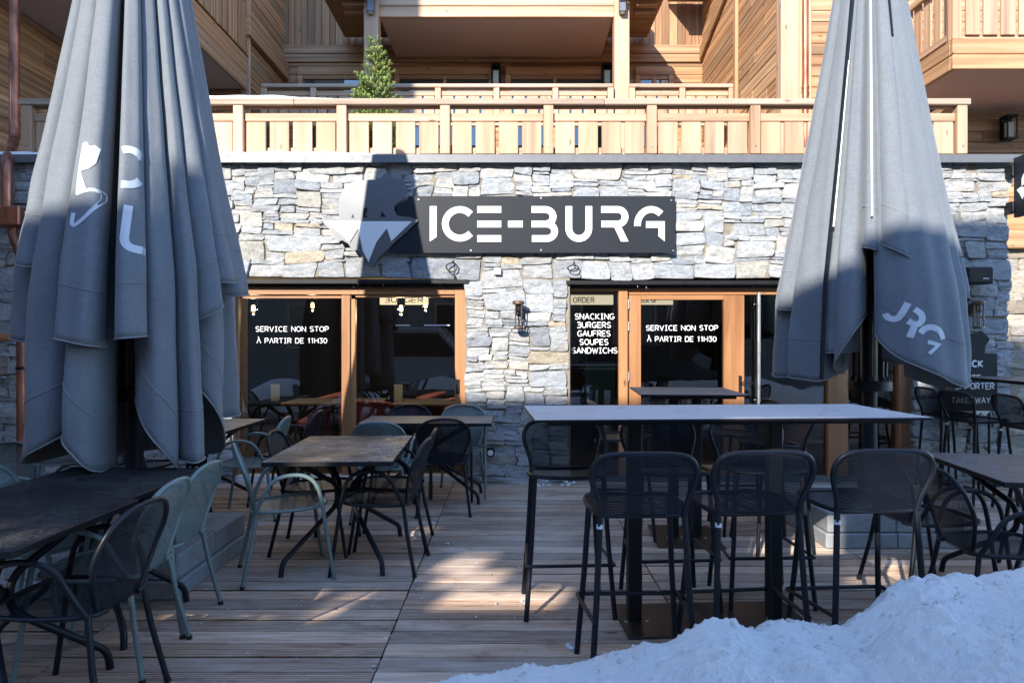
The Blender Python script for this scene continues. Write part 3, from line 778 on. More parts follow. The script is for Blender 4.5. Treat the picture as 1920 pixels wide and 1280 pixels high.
# rafters, copper gutters and corbels either side
for (u0, u1) in ((632,704),(1180,1234)):
    m = MB()
    for k in range(3): m.bbox((cX(u0)+.1, Yc-.28+.18*k, cZ(10)-.05*k), (cX(u1)-.02, Yc-.18+.18*k, cZ(-4)-.05*k), .008, tone(.85,1.0))
    m.bbox((cX(u0)-.25, Yc-.45, cZ(-6)), (cX(u1)+.12, Yb-.1, cZ(-12)), .006, tone(.7,.8)); cp(m, 'eave', M['larch_x'])
    m = MB(); m.tube([(cX(u0)-.3, Yc-.5, cZ(-1)), (cX(u1)+.18, Yc-.5, cZ(-1))], .06, 12); cp(m, 'gutter', M['copper'], smooth=True, auto=40)
m = MB(); m.bbox((3.0, 12.5, 8.02), (3.69, 13.39, 8.10), .006, tone(.75,.85)); m.bbox((3.0, 12.46, 7.98), (3.69, 12.498, 8.14), .006, tone(.8,.9)); cp(m, 'eave', M['larch_x'])
# glazed balcony doors and their frames
for (u0, u1, mid) in ((740,926,835),(948,1146,1040),(1190,1262,1225),(560,690,None)):
    m = MB(); z1 = bz(128); z0 = 4.75
    m.bbox((bx_(u0), Yb-.09, z1-.16), (bx_(u1), Yb-.003, z1), .008, tone(.95,1.1))
    for (a, b) in ((u0, u0+10), (u1-10, u1)): m.bbox((bx_(a), Yb-.09, z0), (bx_(b), Yb-.003, z1-.161), .008, tone(.95,1.1))
    if mid: m.bbox((bx_(mid-3), Yb-.08, z0), (bx_(mid+3), Yb-.003, z1-.161), .006, tone(.9,1.0))
    m.bbox((bx_(u0+10.5), Yb-.07, z1-.24), (bx_(u1-10.5), Yb-.004, z1-.162), .006, tone(.8,.9))
    w = cp(m, 'window', M['larch_x'])
    g = MB(); k = [g.vert(p) for p in ((bx_(u0+10),Yb-.04,z0),(bx_(u1-10),Yb-.04,z0),(bx_(u1-10),Yb-.04,z1-.24),(bx_(u0+10),Yb-.04,z1-.24))]; g.face(k); cp(g, 'pane', M['glass_up'], parent=w)
    g = MB(); g.box((bx_(u0+10),Yb-.02,z0), (bx_(u1-10),Yb-.005,z1-.24), (1,1,1)); g.box((bx_(u0+10),Yb-.031,z1-.75), (bx_(u1-10),Yb-.021,z1-.24), (1,1,1)); cp(g, 'curtain', M['leaf_card'], parent=w)

# ------------------------------------------------------------------ left wing
LWX = -6.3
wl = empty('chalet_wing', (LWX, 9, 0), 0, 'shaded timber wing with plank side wall and balcony on the left', 'chalet')
lp = lambda mb, name, mat, **kw: cp(mb, name, mat, org=(LWX,9,0), root=wl, **kw)
m = MB(); planks(m, (LWX, 7.62, 0), (0,1,0), 3.98, 3.3, 15, (1,0,0), .19); planks(m, (LWX, .9, 0), (0,1,0), 6.3, 0, 15, (1,0,0), .19); planks(m, (LWX, 11.6, 0), (1,0,0), 1.87, 3.3, 15, (0,-1,0), .19); lp(m, 'wall', M['old_y'])
m = MB(); planks(m, (-4.43, 11.61, 0), (0,1,0), 1.9, 3.3, 15, (1,0,0), .19); lp(m, 'return_wall', M['old_y'])
m = MB(); m.bbox((-4.42, 11.45, PZ(118,12.6)), (-4.33, 13.45, PZ(84,12.6)), .01, tone(.9,1.0)); lp(m, 'beam', M['larch_y'])
BX = -4.41; by0, by1 = 7.9, 11.55; fz = PZ(176, 11.7); fz1 = PZ(113, 11.7)
m = MB(); m.box((LWX+.02, by0, fz+.03), (BX-.06, by1, fz+.10), (1,1,1)); lp(m, 'balcony_ceiling', M['plaster'])
m = MB(); m.bbox((BX-.055, by0, fz), (BX, by1, (fz+fz1)/2-.003), .008, tone(.9,1.0)); m.bbox((BX-.06, by0, (fz+fz1)/2), (BX-.005, by1, fz1), .008, tone(.9,1.0)); m.box((LWX+.02, by0, fz+.101), (BX-.062, by1, fz1-.02), (.8,.8,.8)); lp(m, 'balcony_fascia', M['larch_y'])
def side_rail(x, y0, y1, z0, ht, s=1, mats=('larch_y','larch_z')):
    """boarded railing running away from the viewer"""
    a = MB(); b = MB()
    a.bbox((x-.07, y0, z0+ht-.06), (x+.05, y1, z0+ht), .006, tone(.92,1.05)); a.bbox((x-.03, y0, z0+ht-.27), (x+.02, y1, z0+ht-.18), .006, tone(.92,1.05)); a.bbox((x-.03, y0, z0+.04), (x+.02, y1, z0+.12), .006, tone(.9,1.0))
    y = y0+.03
    while y < y1-.15: b.bbox((x+.021, y, z0+.02), (x+.045, y+.15, z0+ht-.20), .004, tone(.88,1.1)); y += .20
    y = y0
    while y < y1+.01: b.bbox((x-.028, y-.05, z0), (x+.056, y+.05, z0+ht-.061), .006, tone(.9,1.05)); y += (y1-y0)/max(1, round((y1-y0)/1.15))
    return a, b
a, b = side_rail(BX-.03, by0, by1, fz1, 1.02); r_ = lp(a, 'balcony_rail', M['larch_y']); lp(b, 'balcony_boards', M['larch_z'], parent=r_)
m = MB(); m.bbox((BX-.12, by1+.003, 3.3), (BX+.04, by1+.06, 11), .01, tone(.95,1.05)); lp(m, 'post', M['pale_z'])

# ------------------------------------------------------------------ right wing
RWX = 3.70; RWY = 9.5
wr = empty('chalet_wing', (RWX, RWY, 0), 0, 'sunlit timber wing with copper downpipe and corner balcony on the right', 'chalet')
rp = lambda mb, name, mat, **kw: cp(mb, name, mat, org=(RWX,RWY,0), root=wr, **kw)
m = MB(); planks(m, (RWX, 13.5, 0), (0,-1,0), 3.98, 3.3, 12, (-1,0,0), .185); rp(m, 'side_wall', M['old_y'])
x1 = RWX+.22
m = MB(); planks(m, (x1, RWY, 0), (1,0,0), 6, 3.3, 12, (0,-1,0), .15); rp(m, 'front_wall', M['larch_x'])
m = MB(); m.bbox((RWX-.03, RWY-.05, 3.3), (x1-.002, RWY+.15, 12), .01, tone(1.0,1.08)); m.bbox((x1+.0, RWY-.04, 3.3), (x1+.17, RWY-.002, 12), .008, tone(.98,1.06)); rp(m, 'corner_post', M['pale_z'])
m = MB(); m.bbox((RWX-.06, 11.3, 3.3), (RWX-.004, 11.42, 12), .008, tone(1.0,1.06)); rp(m, 'batten', M['larch_z'])
m = MB(); Mb = Matrix.Translation((RWX-.03, 13.3, PZ(110,13.4))) @ Matrix.Rotation(R(30), 4, 'X')
m.bbox((-.06,-3.6,-.12), (.0,.1,.12), .01, tone(.8,.9), Matrix.Translation((RWX-.004, 13.45, PZ(104,13.45)+.02)) @ Matrix.Rotation(R(-16), 4, 'X')); rp(m, 'brace', M['larch_y'])
m = MB(); px = PX(1510, RWY-.12)
m.tube([(px, RWY-.12, 3.3), (px, RWY-.12, 12)], .042, 12)
for z in (4.9, 6.55): m.lathe([(.05,-.02),(.05,.02)], (px, RWY-.12, z), 12)
rp(m, 'downpipe', M['copper'], smooth=True, auto=40)
# corner balcony
by = 8.0; bx0 = PX(1787, by); z0 = PZ(129, by); zf = PZ(74, by)
m = MB(); m.box((bx0+.06, by+.06, z0+.02), (9.5, RWY-.003, z0+.08), (1,1,1)); rp(m, 'balcony_ceiling', M['plaster'])
zm = (z0+zf)/2
m = MB(); m.bbox((bx0, by, z0), (9.5, by+.055, zm-.003), .008, tone(.95,1.05)); m.bbox((bx0-.005, by-.006, zm), (9.5, by+.05, zf), .008, tone(.95,1.05))
m.box((bx0+.07, by+.07, z0+.082), (9.5, RWY-.003, zf-.01), (.8,.8,.8)); rp(m, 'balcony_fascia', M['larch_x'])
m = MB(); m.bbox((bx0, by+.056, z0), (bx0+.055, RWY-.06, zm-.003), .008, tone(.85,.95)); m.bbox((bx0-.005, by+.051, zm), (bx0+.05, RWY-.06, zf), .008, tone(.85,.95)); rp(m, 'balcony_side', M['larch_y'])
a, b = side_rail(bx0+.05, by+.12, RWY-.06, zf, 1.02, mats=()); r_ = rp(a, 'balcony_side_rail', M['pale_y']); rp(b, 'balcony_side_boards', M['pale_z'], parent=r_)
m = MB(); m.bbox((bx0+.02, by-.01, zf+.96), (9.5, by+.11, zf+1.02), .006, tone(1,1.05)); m.bbox((bx0+.10, by+.045, zf+.02), (9.5, by+.075, zf+.11), .006, tone(1,1.05)); m.bbox((bx0+.10, by+.045, zf+.75), (9.5, by+.075, zf+.84), .006, tone(1,1.05)); r_ = rp(m, 'balcony_rail', M['pale_x'])
m = MB(); m.bbox((bx0, by+.0, zf), (bx0+.11, by+.11, zf+.958), .008, tone(1,1.05)); x = bx0+.16
while x < 9.4: m.bbox((x, by+.014, zf+.06), (x+.165, by+.044, zf+.83), .004, tone(.95,1.1)); x += .205
rp(m, 'balcony_boards', M['pale_z'], parent=r_)
# stone plinth of the right wing, seen past the corner of the restaurant
def block_rects(x0, x1, z0, z1):
    out = []; z = z0
    while z < z1-.01:
        h = min(rnd.uniform(.08,.2), z1-z); x = x0
        if z1-z-h < .06: h = z1-z
        while x < x1-.01:
            w = min(h*rnd.uniform(1.4,3.4), x1-x)
            if x1-x-w < .12: w = x1-x
            out.append((x, z, x+w, z+h)); x += w
        z += h
    return out
m = MB(); PALs = PAL[:]; PAL[:] = [((.30,.24,.18),3),((.42,.36,.28),3),((.36,.32,.28),2)]
stones(m, block_rects(5.25, 9.2, -.1, 2.72), RWY, 16); PAL[:] = PALs
m.v = [(a-RWX, b-RWY, c) for a, b, c in m.v]; m.build('plinth_stone', M['stone'], wr, colors=True, smooth=True, auto=40)
m = MB(); m.box((5.2, RWY+.016, -.15), (9.4, RWY+.4, 2.72), (1,1,1)); m.v = [(a-RWX, b-RWY, c) for a, b, c in m.v]; m.build('plinth_bed', M['mortar'], wr)
m = MB(); m.bbox((5.2, RWY-.12, 2.73), (9.4, RWY+.1, 2.98), .01, tone(.95,1.05)); m.bbox((5.2, RWY-.10, 2.985), (9.4, RWY+.1, 3.297), .01, tone(1,1.08)); rp(m, 'plinth_beam', M['larch_x'])

# ------------------------------------------------------------------ railings
def front_railing(name, Y, u0, u1, vt, vb, posts, lab, bpb, vm=None, extra_side=None, boards_top=None, snow=None, k=1.0):
    """a railing facing the viewer: posts, cap, two rails, flat boards"""
    x = lambda u: PX(u, Y); z = lambda v: PZ(v, Y)
    t = empty(name, (x((u0+u1)/2), Y, z(vb)), 0, lab, 'railing'); O = t.location
    def fin(mb, nm, mat, parent=None):
        mb.v = [(a-O.x, b-O.y, c-O.z) for a, b, c in mb.v]; return mb.build(nm, mat, parent or t, colors=True)
    H = z(vt)-z(vb)
    m = MB(); xs = x(u0)
    while xs < x(u1)-.02:
        l = min(rnd.uniform(2.6,3.6), x(u1)-xs); l = x(u1)-xs if x(u1)-xs-l < .8 else l
        m.bbox((xs, Y-.085*k, z(vt)-.065*k), (xs+l-.002, Y+.075*k, z(vt)), .007*k, tone(.92,1.06,.03)); xs += l
    cap = fin(m, 'top_rail', M['grey_x'])
    pw = .052*k
    for i, u in enumerate(posts):
        m = MB(); m.bbox((x(u)-pw, Y-.075*k, z(vb)), (x(u)+pw, Y+.055*k, z(vt)-.066*k), .007*k, tone(.95,1.06,.03)); p = fin(m, 'post', M['pale_z'])
        m = MB(); m.tube([(x(u), Y-.0755*k, z(vb)+.085*k), (x(u), Y-.082*k, z(vb)+.085*k)], .011*k, 8); m.c = [(1,1,1)]*len(m.v); fin(m, 'bolt', M['steel'], p)
    for i in range(len(posts)-1):
        a, b = x(posts[i])+pw+.001, x(posts[i+1])-pw-.001
        if boards_top is None: zt = z(vt)-H*.37
        else: zt = z(boards_top)
        m = MB(); m.bbox((a, Y-.035*k, zt), (b, Y+.02*k, zt+.085*k), .006*k, tone(.95,1.06,.03)); fin(m, 'rail', M['pale_x']); m = MB(); m.bbox((a, Y+.0, z(vb)+.01), (b, Y+.045*k, z(vb)+.085*k), .006*k, tone(.9,1.0,.03)); fin(m, 'rail', M['pale_x']); m = MB(); m.bbox((a, Y-.02*k, z(vt)-.085*k), (b, Y+.02*k, z(vt)-.0665*k), .003, tone(.8,.9)); fin(m, 'rail', M['pale_x'])
        m = MB(); n = bpb; st = (b-a)/n; wd = st*.835
        for q in range(n): m.bbox((a+st*(q+.5)-wd/2, Y-.03*k, z(vb)+.012), (a+st*(q+.5)+wd/2, Y-.003*k, zt-.004), .004*k, tone(.90,1.12,.05))
        fin(m, 'boards', M['pale_z'])
    return t, cap, O, fin
RY = WY+.13
ps = [58] + [451+192.3*i-192.3 for i in range(0, 8)] ; ps = [p for p in ps if p < 1700]+[1797]
t, cap, O, fin = front_railing('terrace_railing', RY, 44, 1812, 189.5, 292, ps, 'pale boarded timber railing along the edge of the terrace above the sign', 4, boards_top=229.5)
m = MB(); snow_ridge(m, PX(395,RY), PX(655,RY), RY-.07, RY+.065, PZ(189.5,RY), lambda x: .055*min(1,max(.03,(PX(655,RY)-x)/.9)), 80); m.c = [(1,1,1)]*len(m.v); fin(m, 'snow', M['snow'], cap).data.polygons.foreach_set('use_smooth', [True]*(80*8))
# side return of the terrace railing at its right end
m = MB(); xr = PX(1797, RY); m.bbox((xr-.07, RY+.078, PZ(189.5,RY)-.066), (xr+.07, 9.38, PZ(189.5,RY)-.001), .006, tone(.95,1.0)); m.bbox((xr-.02, RY+.058, PZ(229,RY)), (xr+.02, 9.38, PZ(229,RY)+.085), .006, tone(.9,1.0)); fin(m, 'side_rail', M['pale_y'])
m = MB(); y = RY+.12
while y < 9.2: m.bbox((xr+.021, y, PZ(290,RY)), (xr+.045, y+.165, PZ(231,RY)), .004, tone(.9,1.05)); y += .21
fin(m, 'side_boards', M['pale_z'])
front_railing('balcony_railing', Yc-.16, 492, 684, 160, 238, [497,589,680], 'shaded timber balcony railing left of the spruce tree', 4, boards_top=181, k=.95)
front_railing('balcony_railing', Yc-.16, 713, 1149, 160, 238, [718,822,931,1041,1144], 'timber balcony railing between the two tall posts', 4, boards_top=181, k=.95)
front_railing('balcony_railing', Yc-.16, 1179, 1376, 160, 238, [1184,1278,1370], 'short timber balcony railing right of the tall posts', 4, boards_top=181, k=.95)

# ------------------------------------------------------------------ buildings that the photo shows only by shade and reflection
oy = -8.0
opp = empty('street_building', (0, oy, -.16), 0, 'shaded timber building across the street mirrored in the glass doors', 'building')
holes = [(-6.00,-5.70,6.74,6.92),(-5.86,-5.46,6.58,6.735),(-5.66,-4.96,6.40,6.575),(-7.02,-6.70,6.34,6.60),(-6.60,-6.40,6.32,6.54),(-6.28,-6.12,6.32,6.54),(-6.70,-6.48,7.16,7.6),(-3.95,-3.35,6.9,7.25),(-3.36,-2.94,6.62,6.9)]  # openings added to the wall so direct sun lands in patches on the deck
prof = lambda x: 8.66 if x < -7.35 else (9.10 if x < -4.2 else (9.0 if x < -3.2 else (9.18 if x < -2.35 else 10.95)))
m = MB(); cw = .06
cells = {}
xs = -30.0
def solid(x, z): return not any(a < x < b and c < z < d for a, b, c, d in holes)
m.box((-30,oy-.3,2.9), (16,oy,6.30), (.8,.8,.8))
xcuts = sorted(set([-30,16,-7.35,-4.2,-3.2,-2.35]+[q for h in holes for q in h[:2]])); 
for i in range(len(xcuts)-1):
    a, b = xcuts[i], xcuts[i+1]; xm = (a+b)/2
    zc = [6.30]+sorted([q for h in holes if h[0] < xm < h[1] for q in h[2:]])+[prof(xm)]
    for j in range(len(zc)-1):
        if solid(xm, (zc[j]+zc[j+1])/2): m.box((a,oy-.06,zc[j]), (b,oy,zc[j+1]), (.8,.8,.8))
m.v = [(a, b-oy, c+.16) for a, b, c in m.v]; m.build('wall', M['old_x'], opp, colors=True)
m = MB(); m.box((-30,-.31,0), (16,-.001,3.05)); m.build('plastered_base', M['pale_wall'], opp)
for i in range(12):
    x = -14+2.4*i
    m = MB(); m.box((x-.55, .004, 1.4), (x+.55, .05, 2.9), (1,1,1)); w = m.build('window', M['pale_z'], opp, colors=True)
    m = MB(); m.box((x-.47, .052, 1.48), (x+.47, .06, 2.82)); m.build('pane', M['carpaint'], w)

# ------------------------------------------------------------------ signs, lamps and fittings on the stone wall
SY = WY-.075                                                # front of the sign sheet
def zpt(x, y):                                              # a point of the enlarged view of the sign, in photo pixels
    return 600+x/2.723, 330+y/2.723
def sw(x, y, Y=SY):
    u, v = zpt(x, y); return PX(u, Y), PZ(v, Y)
sg = empty('restaurant_sign', (PX(1025,SY), SY, PZ(421,SY)), 0, 'long dark metal sign reading ICE-BURG with a grey bear and white iceberg emblem', 'sign')
def gp(mb, name, mat, parent=None, **kw):
    o = sg.location; mb.v = [(a-o.x, b-o.y, c-o.z) for a, b, c in mb.v]; return mb.build(name, mat, parent or sg, **kw)
m = MB(); m.prism([sw(455,103),sw(1813,103),sw(1813,392),sw(350,392),sw(380,345),sw(470,270),sw(500,235),sw(400,205),sw(385,160),sw(440,125)], (0,SY,0), (1,0,0), (0,0,1), (0,1,0), .004); gp(m, 'board', M['sign'])
bear = [(103,226),(98,175),(103,112),(118,72),(150,44),(185,28),(235,24),(285,22),(312,14),(328,-4),(338,-14),(352,-8),(362,8),(400,22),(432,38),(446,62),(452,76),(440,96),(436,112),(405,136),(384,152),(382,176),(398,205),(470,214),(500,228),(497,236),(482,252),(440,290),(385,340),(345,378),(318,400),(262,470),(222,412),(190,380),(172,386),(148,348),(118,330),(96,336),(62,284),(20,240),(14,228)]
m = MB(); m.prism([sw(*p) for p in bear], (0,SY-.03,0), (1,0,0), (0,0,1), (0,1,0), .004); gp(m, 'emblem', M['emblem'])
m = MB()
for q in ([(163,216),(172,196),(178,216)], [(222,214),(224,168),(246,164),(244,186),(236,200),(246,214)], [(312,212),(318,178),(330,198),(342,212)]): m.prism([sw(*p) for p in q], (0,SY-.0325,0), (1,0,0), (0,0,1), (0,1,0), .002)
gp(m, 'emblem_cutout', M['black'])
berg = [(32,235),(473,235),(368,336),(345,271),(292,340),(252,440),(222,385),(200,268),(155,340),(118,305)]
m = MB(); m.prism([sw(*p) for p in berg], (0,SY-.042,0), (1,0,0), (0,0,1), (0,1,0), .006); gp(m, 'iceberg', M['white'])
m = MB(); LY = SY-.008
def poly(pts): m.prism([sw(*p) for p in pts], (0,LY,0), (1,0,0), (0,0,1), (0,1,0), .006)
def strk(pts, w=34): m.stroke([sw(*p) for p in pts], w/2.723/F*LY, (0,LY,0), (1,0,0), (0,0,1), (0,1,0), .006)
def zarc(cx, cy, rx, ry, a0, a1, n=14): return [(cx+rx*math.cos(R(a0+(a1-a0)*i/n)), cy-ry*math.sin(R(a0+(a1-a0)*i/n))) for i in range(n+1)]
poly([(561,155),(596,155),(596,311),(561,335)])
strk(zarc(714,245,74,73,42,318,22))
for y in (172,246,320): strk([(803,y),(925,y)])
strk([(960,246),(1035,246)])
strk([(1080,172),(1150,172)]+zarc(1150,209,40,37,90,-75,10)[1:]); LY -= .0008
strk([(1080,246),(1158,246)]+zarc(1158,283,40,37,90,-90,10)[1:]+[(1082,320)])
strk([(1270,155),(1270,268)]+zarc(1321,268,51,52,180,360,14)[1:]+[(1372,155)])
strk([(1435,172),(1520,172)]+zarc(1520,209,37,37,90,-90,10)[1:]+[(1436,246)]); LY -= .0008; poly([(1500,258),(1536,256),(1574,335),(1536,335)])
LY -= .0008; strk(zarc(1690,250,70,78,185,45,16)); poly([(1664,232),(1759,232),(1759,334),(1727,308),(1727,266),(1664,266)])
gp(m, 'lettering', M['white'])
m = MB()
for q in ((503,120),(1128,113),(1793,125),(770,380),(1128,378),(1803,381)):
    x, z = sw(*q); m.tube([(x, SY-.0005, z), (x, SY-.007, z)], .009, 8)
gp(m, 'screw', M['steel'])

# side sign at the right corner, seen edge on
t = empty('hanging_sign', (PX(1885,WY)+.02, WY-.09, PZ(356,WY)), 0, 'dark projecting sign with white bear emblem at the right corner of the wall', 'sign')
m = MB(); m.bbox((0,-.75,-.305), (.05,0,.305), .004); m.build('box', M['sign'], t)
def lift(pts, s=.0055, oy=-.135, oz=.0): return [(oy-(p[0])*s*.62, oz-(p[1])*s*.62) for p in pts]
m = MB()
k = .00078
def sidept(p): return (.02+(p[0])*k, -(p[1]-200)*k)
def flat(pts): m.prism([sidept(p) for p in pts], (-.0005,-.02,0), (0,-1,0), (0,0,1), (-1,0,0), .003)
flat([(30,226),(98,226),(98,112),(130,60),(200,40),(230,-20),(300,-40),(300,20),(250,60),(260,110),(200,226)][1:]); flat([(10,240),(280,150),(260,240),(215,330),(200,300),(160,440),(130,330),(110,380),(60,300)])
m.build('emblem', M['white'], t)
m = MB(); letters(m, 'ICE', 0, .34, 0, .09, 0, .18, .25, (0,-1,0), (0,0,1), (-1,0,0), .003, origin=(-.0005,-.30,.02)); letters(m, 'BURG', 0, .34, 0, .07, 0, .18, .25, (0,-1,0), (0,0,1), (-1,0,0), .003, origin=(-.0005,-.30,-.12)); m.build('lettering', M['white'], t)
m = MB()
for z in (.17,-.2):
    m.box((-.03,.0,z-.06), (.02,.09,z+.06)); m.tube([(-.015,-.01,z-.05), (-.015,-.01,z+.05)], .012, 8)
m.build('bracket', M['black'], t)

# wall lanterns
wlamp = None
for (u, v, lb) in ((972, 592, 'bronze cage lantern on the sunlit pillar between the glass fronts'), (1826, 592, 'cage lantern on the shaded wall below the loudspeaker')):
    if wlamp is None:
        t = wlamp = empty('wall_lantern')
        mm = MB(); mm.lathe([(.05,.112),(.062,.118),(.062,.145),(.05,.15)], (0,-.09,0), 18); mm.build('cap', M['bronze'], t, smooth=True, auto=40)
        mm = MB(); mm.lathe([(.045,-.135),(.05,-.13),(.05,-.112),(.036,-.11)], (0,-.09,0), 18)
        for i in range(4): w = R(45+90*i); mm.tube([(.043*math.cos(w), -.09+.043*math.sin(w), -.115), (.043*math.cos(w), -.09+.043*math.sin(w), .115)], .007, 6)
        mm.build('cage', M['bronze'], t)
        mm = MB(); mm.lathe([(.02,.11),(.022,.05),(.012,.03)], (0,-.09,0), 10); mm.build('bulb_holder', M['black'], t)
        mm = MB(); mm.box((-.03,-.04,.02), (.03,.03,.13)); mm.box((-.015,-.06,.12), (.015,.0,.14)); mm.build('bracket', M['bronze'], t)
    else: t = copy_tree(wlamp)
    t.location = (PX(u,WY-.05), WY-.03, PZ(v,WY-.05)); tag(t, lb, 'lamp', 'cage lanterns on the stone wall')
# sconces of the chalet
sc0 = None
for (u, v, Y, lb) in ((930,146,Yb-.1,'dark lantern left of the wide balcony door in the middle'), (1137,146,Yb-.1,'dark lantern right of the wide balcony door beside the tall post'), (1886,243,RWY-.08,'dark lantern under the corner balcony on the right')):
    if sc0 is None:
        t = sc0 = empty('porch_lantern')
        mm = MB()
        for sx in (-.085,.085):
            for sy in (-.17,-.01): mm.box((sx-.009,sy-.009,-.19), (sx+.009,sy+.009,.19))
        mm.box((-.1,-.19,.191), (.1,.0,.23)); mm.box((-.1,-.19,-.22), (.1,.0,-.191)); mm.box((-.1,.001,-.22), (.1,.03,.23)); mm.build('cage', M['black'], t)
        mm = MB(); mm.box((-.055,-.135,-.185), (.055,-.03,.10)); mm.build('frosted_glass', M['leaf_card'], t)
    else: t = copy_tree(sc0)
    t.location = (PX(u,Y), Y, PZ(v,Y)); t.scale = (.95,.95,.95) if Y > 12 else (.72,.72,.72); tag(t, lb, 'lamp', 'dark lanterns on the chalet')
fx = None
for (u, lb) in ((695,'grey spotlight box at the top of the shaded tall post'), (1167,'grey spotlight box at the top of the sunlit tall post')):
    Y = Yc-.22
    if fx is None:
        t = fx = empty('spotlight'); mm = MB(); mm.bbox((-.055,-.06,-.10), (.055,.06,.16), .01); mm.build('housing', M['greymetal'], t)
        mm = MB(); mm.box((-.03,.0605,.0), (.03,.078,.1)); mm.build('bracket', M['black'], t); mm = MB(); mm.lathe([(.045,-.106),(.045,-.1005)], (0,0,0), 14); mm.build('lens', M['leaf_card'], t)
    else: t = copy_tree(fx)
    t.location = (PX(u,Y), Y, PZ(13,Y)); tag(t, lb, 'lamp', 'grey spotlight boxes on the tall posts')
# loudspeaker
t = empty('loudspeaker', (PX(1812,WY), WY-.02, PZ(520,WY)), 0, 'black loudspeaker on the shaded stone wall above the takeaway sign', 'speaker')
m = MB(); m.bbox((-.135,-.20,-.085), (.135,-.045,.085), .012); m.build('cabinet', M['speaker'], t)
m = MB(); m.bbox((-.12,-.207,-.07), (.12,-.2005,.07), .004); m.build('grille', M['black'], t)
m = MB(); m.box((.02,-.2105,-.035), (.075,-.2075,-.027)); m.build('badge', M['white'], t)
m = MB(); m.box((-.04,-.0445,-.03), (.04,.03,.03)); m.build('bracket', M['black'], t)
# takeaway sign
TY = WY-.10
t = empty('takeaway_sign', (PX(1818,TY), TY, 0), 0, 'tall black takeaway sign with bear outline at the right end of the wall', 'sign'); O = t.location
def tw(u, v): return PX(u,TY)-O.x, PZ(v,TY)
m = MB(); m.prism([tw(*p) for p in ((1766,792),(1766,662),(1782,662),(1784,636),(1800,624),(1822,626),(1840,620),(1850,628),(1856,636),(1848,648),(1846,662),(1870,663),(1870,768),(1840,775),(1822,800),(1806,780))], (0,0,0), (1,0,0), (0,0,1), (0,1,0), .02); m.build('board', M['sign'], t)
m = MB()
def tl(s, u0, u1, vb, vt, wt=.2): letters(m, s, tw(u0,0)[0], tw(u1,0)[0], tw(0,vb)[1], tw(0,vt)[1]-tw(0,vb)[1], -.002, wt, .3)
tl('SNaCK', 1790, 1842, 687, 676, .24); tl('VENTE', 1794, 1838, 712, 703, .2); tl('a EMPORTER', 1775, 1863, 729, 718, .2); tl('TaKEaWaY', 1784, 1856, 755, 745, .18)
m.prism([tw(*p) for p in ((1776,713.5),(1779,715.5),(1783,717.5),(1781.5,719))][:3]+[tw(1780,713)], (0,-.002,0), (1,0,0), (0,0,1), (0,-1,0), .003)
m.build('lettering', M['white'], t)
m = MB(); m.prism([tw(*p) for p in ((1796,770),(1857,770),(1846,779),(1838,772),(1832,782),(1828,800),(1812,782),(1806,775))], (0,-.004,0), (1,0,0), (0,0,1), (0,1,0), .003); m.build('iceberg', M['white'], t)
m = MB()
for u in (1780,1856): x = tw(u,0)[0]; m.tube([(x,.012,.0), (x,.012,tw(0,768)[1])], .012, 8); m.box((x-.05,-.09,0), (x+.05,.09,.012))
m.build('leg', M['black'], t)
# cable loops, junction boxes and a bright patch on the wall
for (u, v, lb, wht) in ((848, 502, 'loop of loose cable on the wall under the left end of the lettering', 0), (1074, 504, 'loop of loose cable on the wall under the middle of the sign', 0)):
    t = empty('cable_loop', (PX(u,WY), WY-.055, PZ(v,WY)), 0, lb, 'cable', 'cable loops on the wall')
    m = MB(); m.tube([(.055*math.cos(R(a))*(1+.1*math.sin(a*.05)), .006*math.sin(R(a*2)), .042*math.sin(R(a))*(1.1 if u < 900 else .75)) for a in range(0,720,20)], .0055, 6); m.tube([(0,.0,.04),(.01,.03,.07),(.01,.09,.08)], .0055, 6); m.build('cable', M['black'], t)
t = empty('junction_box', (PX(933,WY), WY-.035, PZ(509,WY)), 0, 'small white junction box above the pillar lantern', 'box'); m = MB(); m.bbox((-.035,-.012,-.035), (.035,.04,.035), .004); m.build('lid', M['white'], t)
m = MB(); m.tube([(-.02,-.0125,-.02),(-.02,-.015,-.02)], .004, 6); m.tube([(.02,-.0125,.02),(.02,-.015,.02)], .004, 6); m.build('screw', M['steel'], t)
t = empty('floor_spotlight', (PX(920,WY), WY-.05, PZ(846,WY)), 0, 'small round white light low on the pillar beside the table', 'lamp'); m = MB(); m.tube([(0,.06,0),(0,-.04,0)], [.045]*2, 14); m.build('housing', M['black'], t); m = MB(); m.tube([(0,-.041,0),(0,-.05,0)], .03, 14); m.build('lens', M['white'], t)
m_ice = MB()
for k in range(46):
    u = rnd.choice([rnd.uniform(610,870), rnd.uniform(620,760), rnd.uniform(1095,1440)]); x = PX(u,WY); l = rnd.uniform(.015,.06)
    m_ice.tube([(x, WY-.004+rnd.uniform(0,.06), LZ-.05), (x+rnd.uniform(-.003,.003), WY+.01, LZ-.05-l)], [.005,.001], 5)
bp(m_ice, 'icicles', M['ice'])

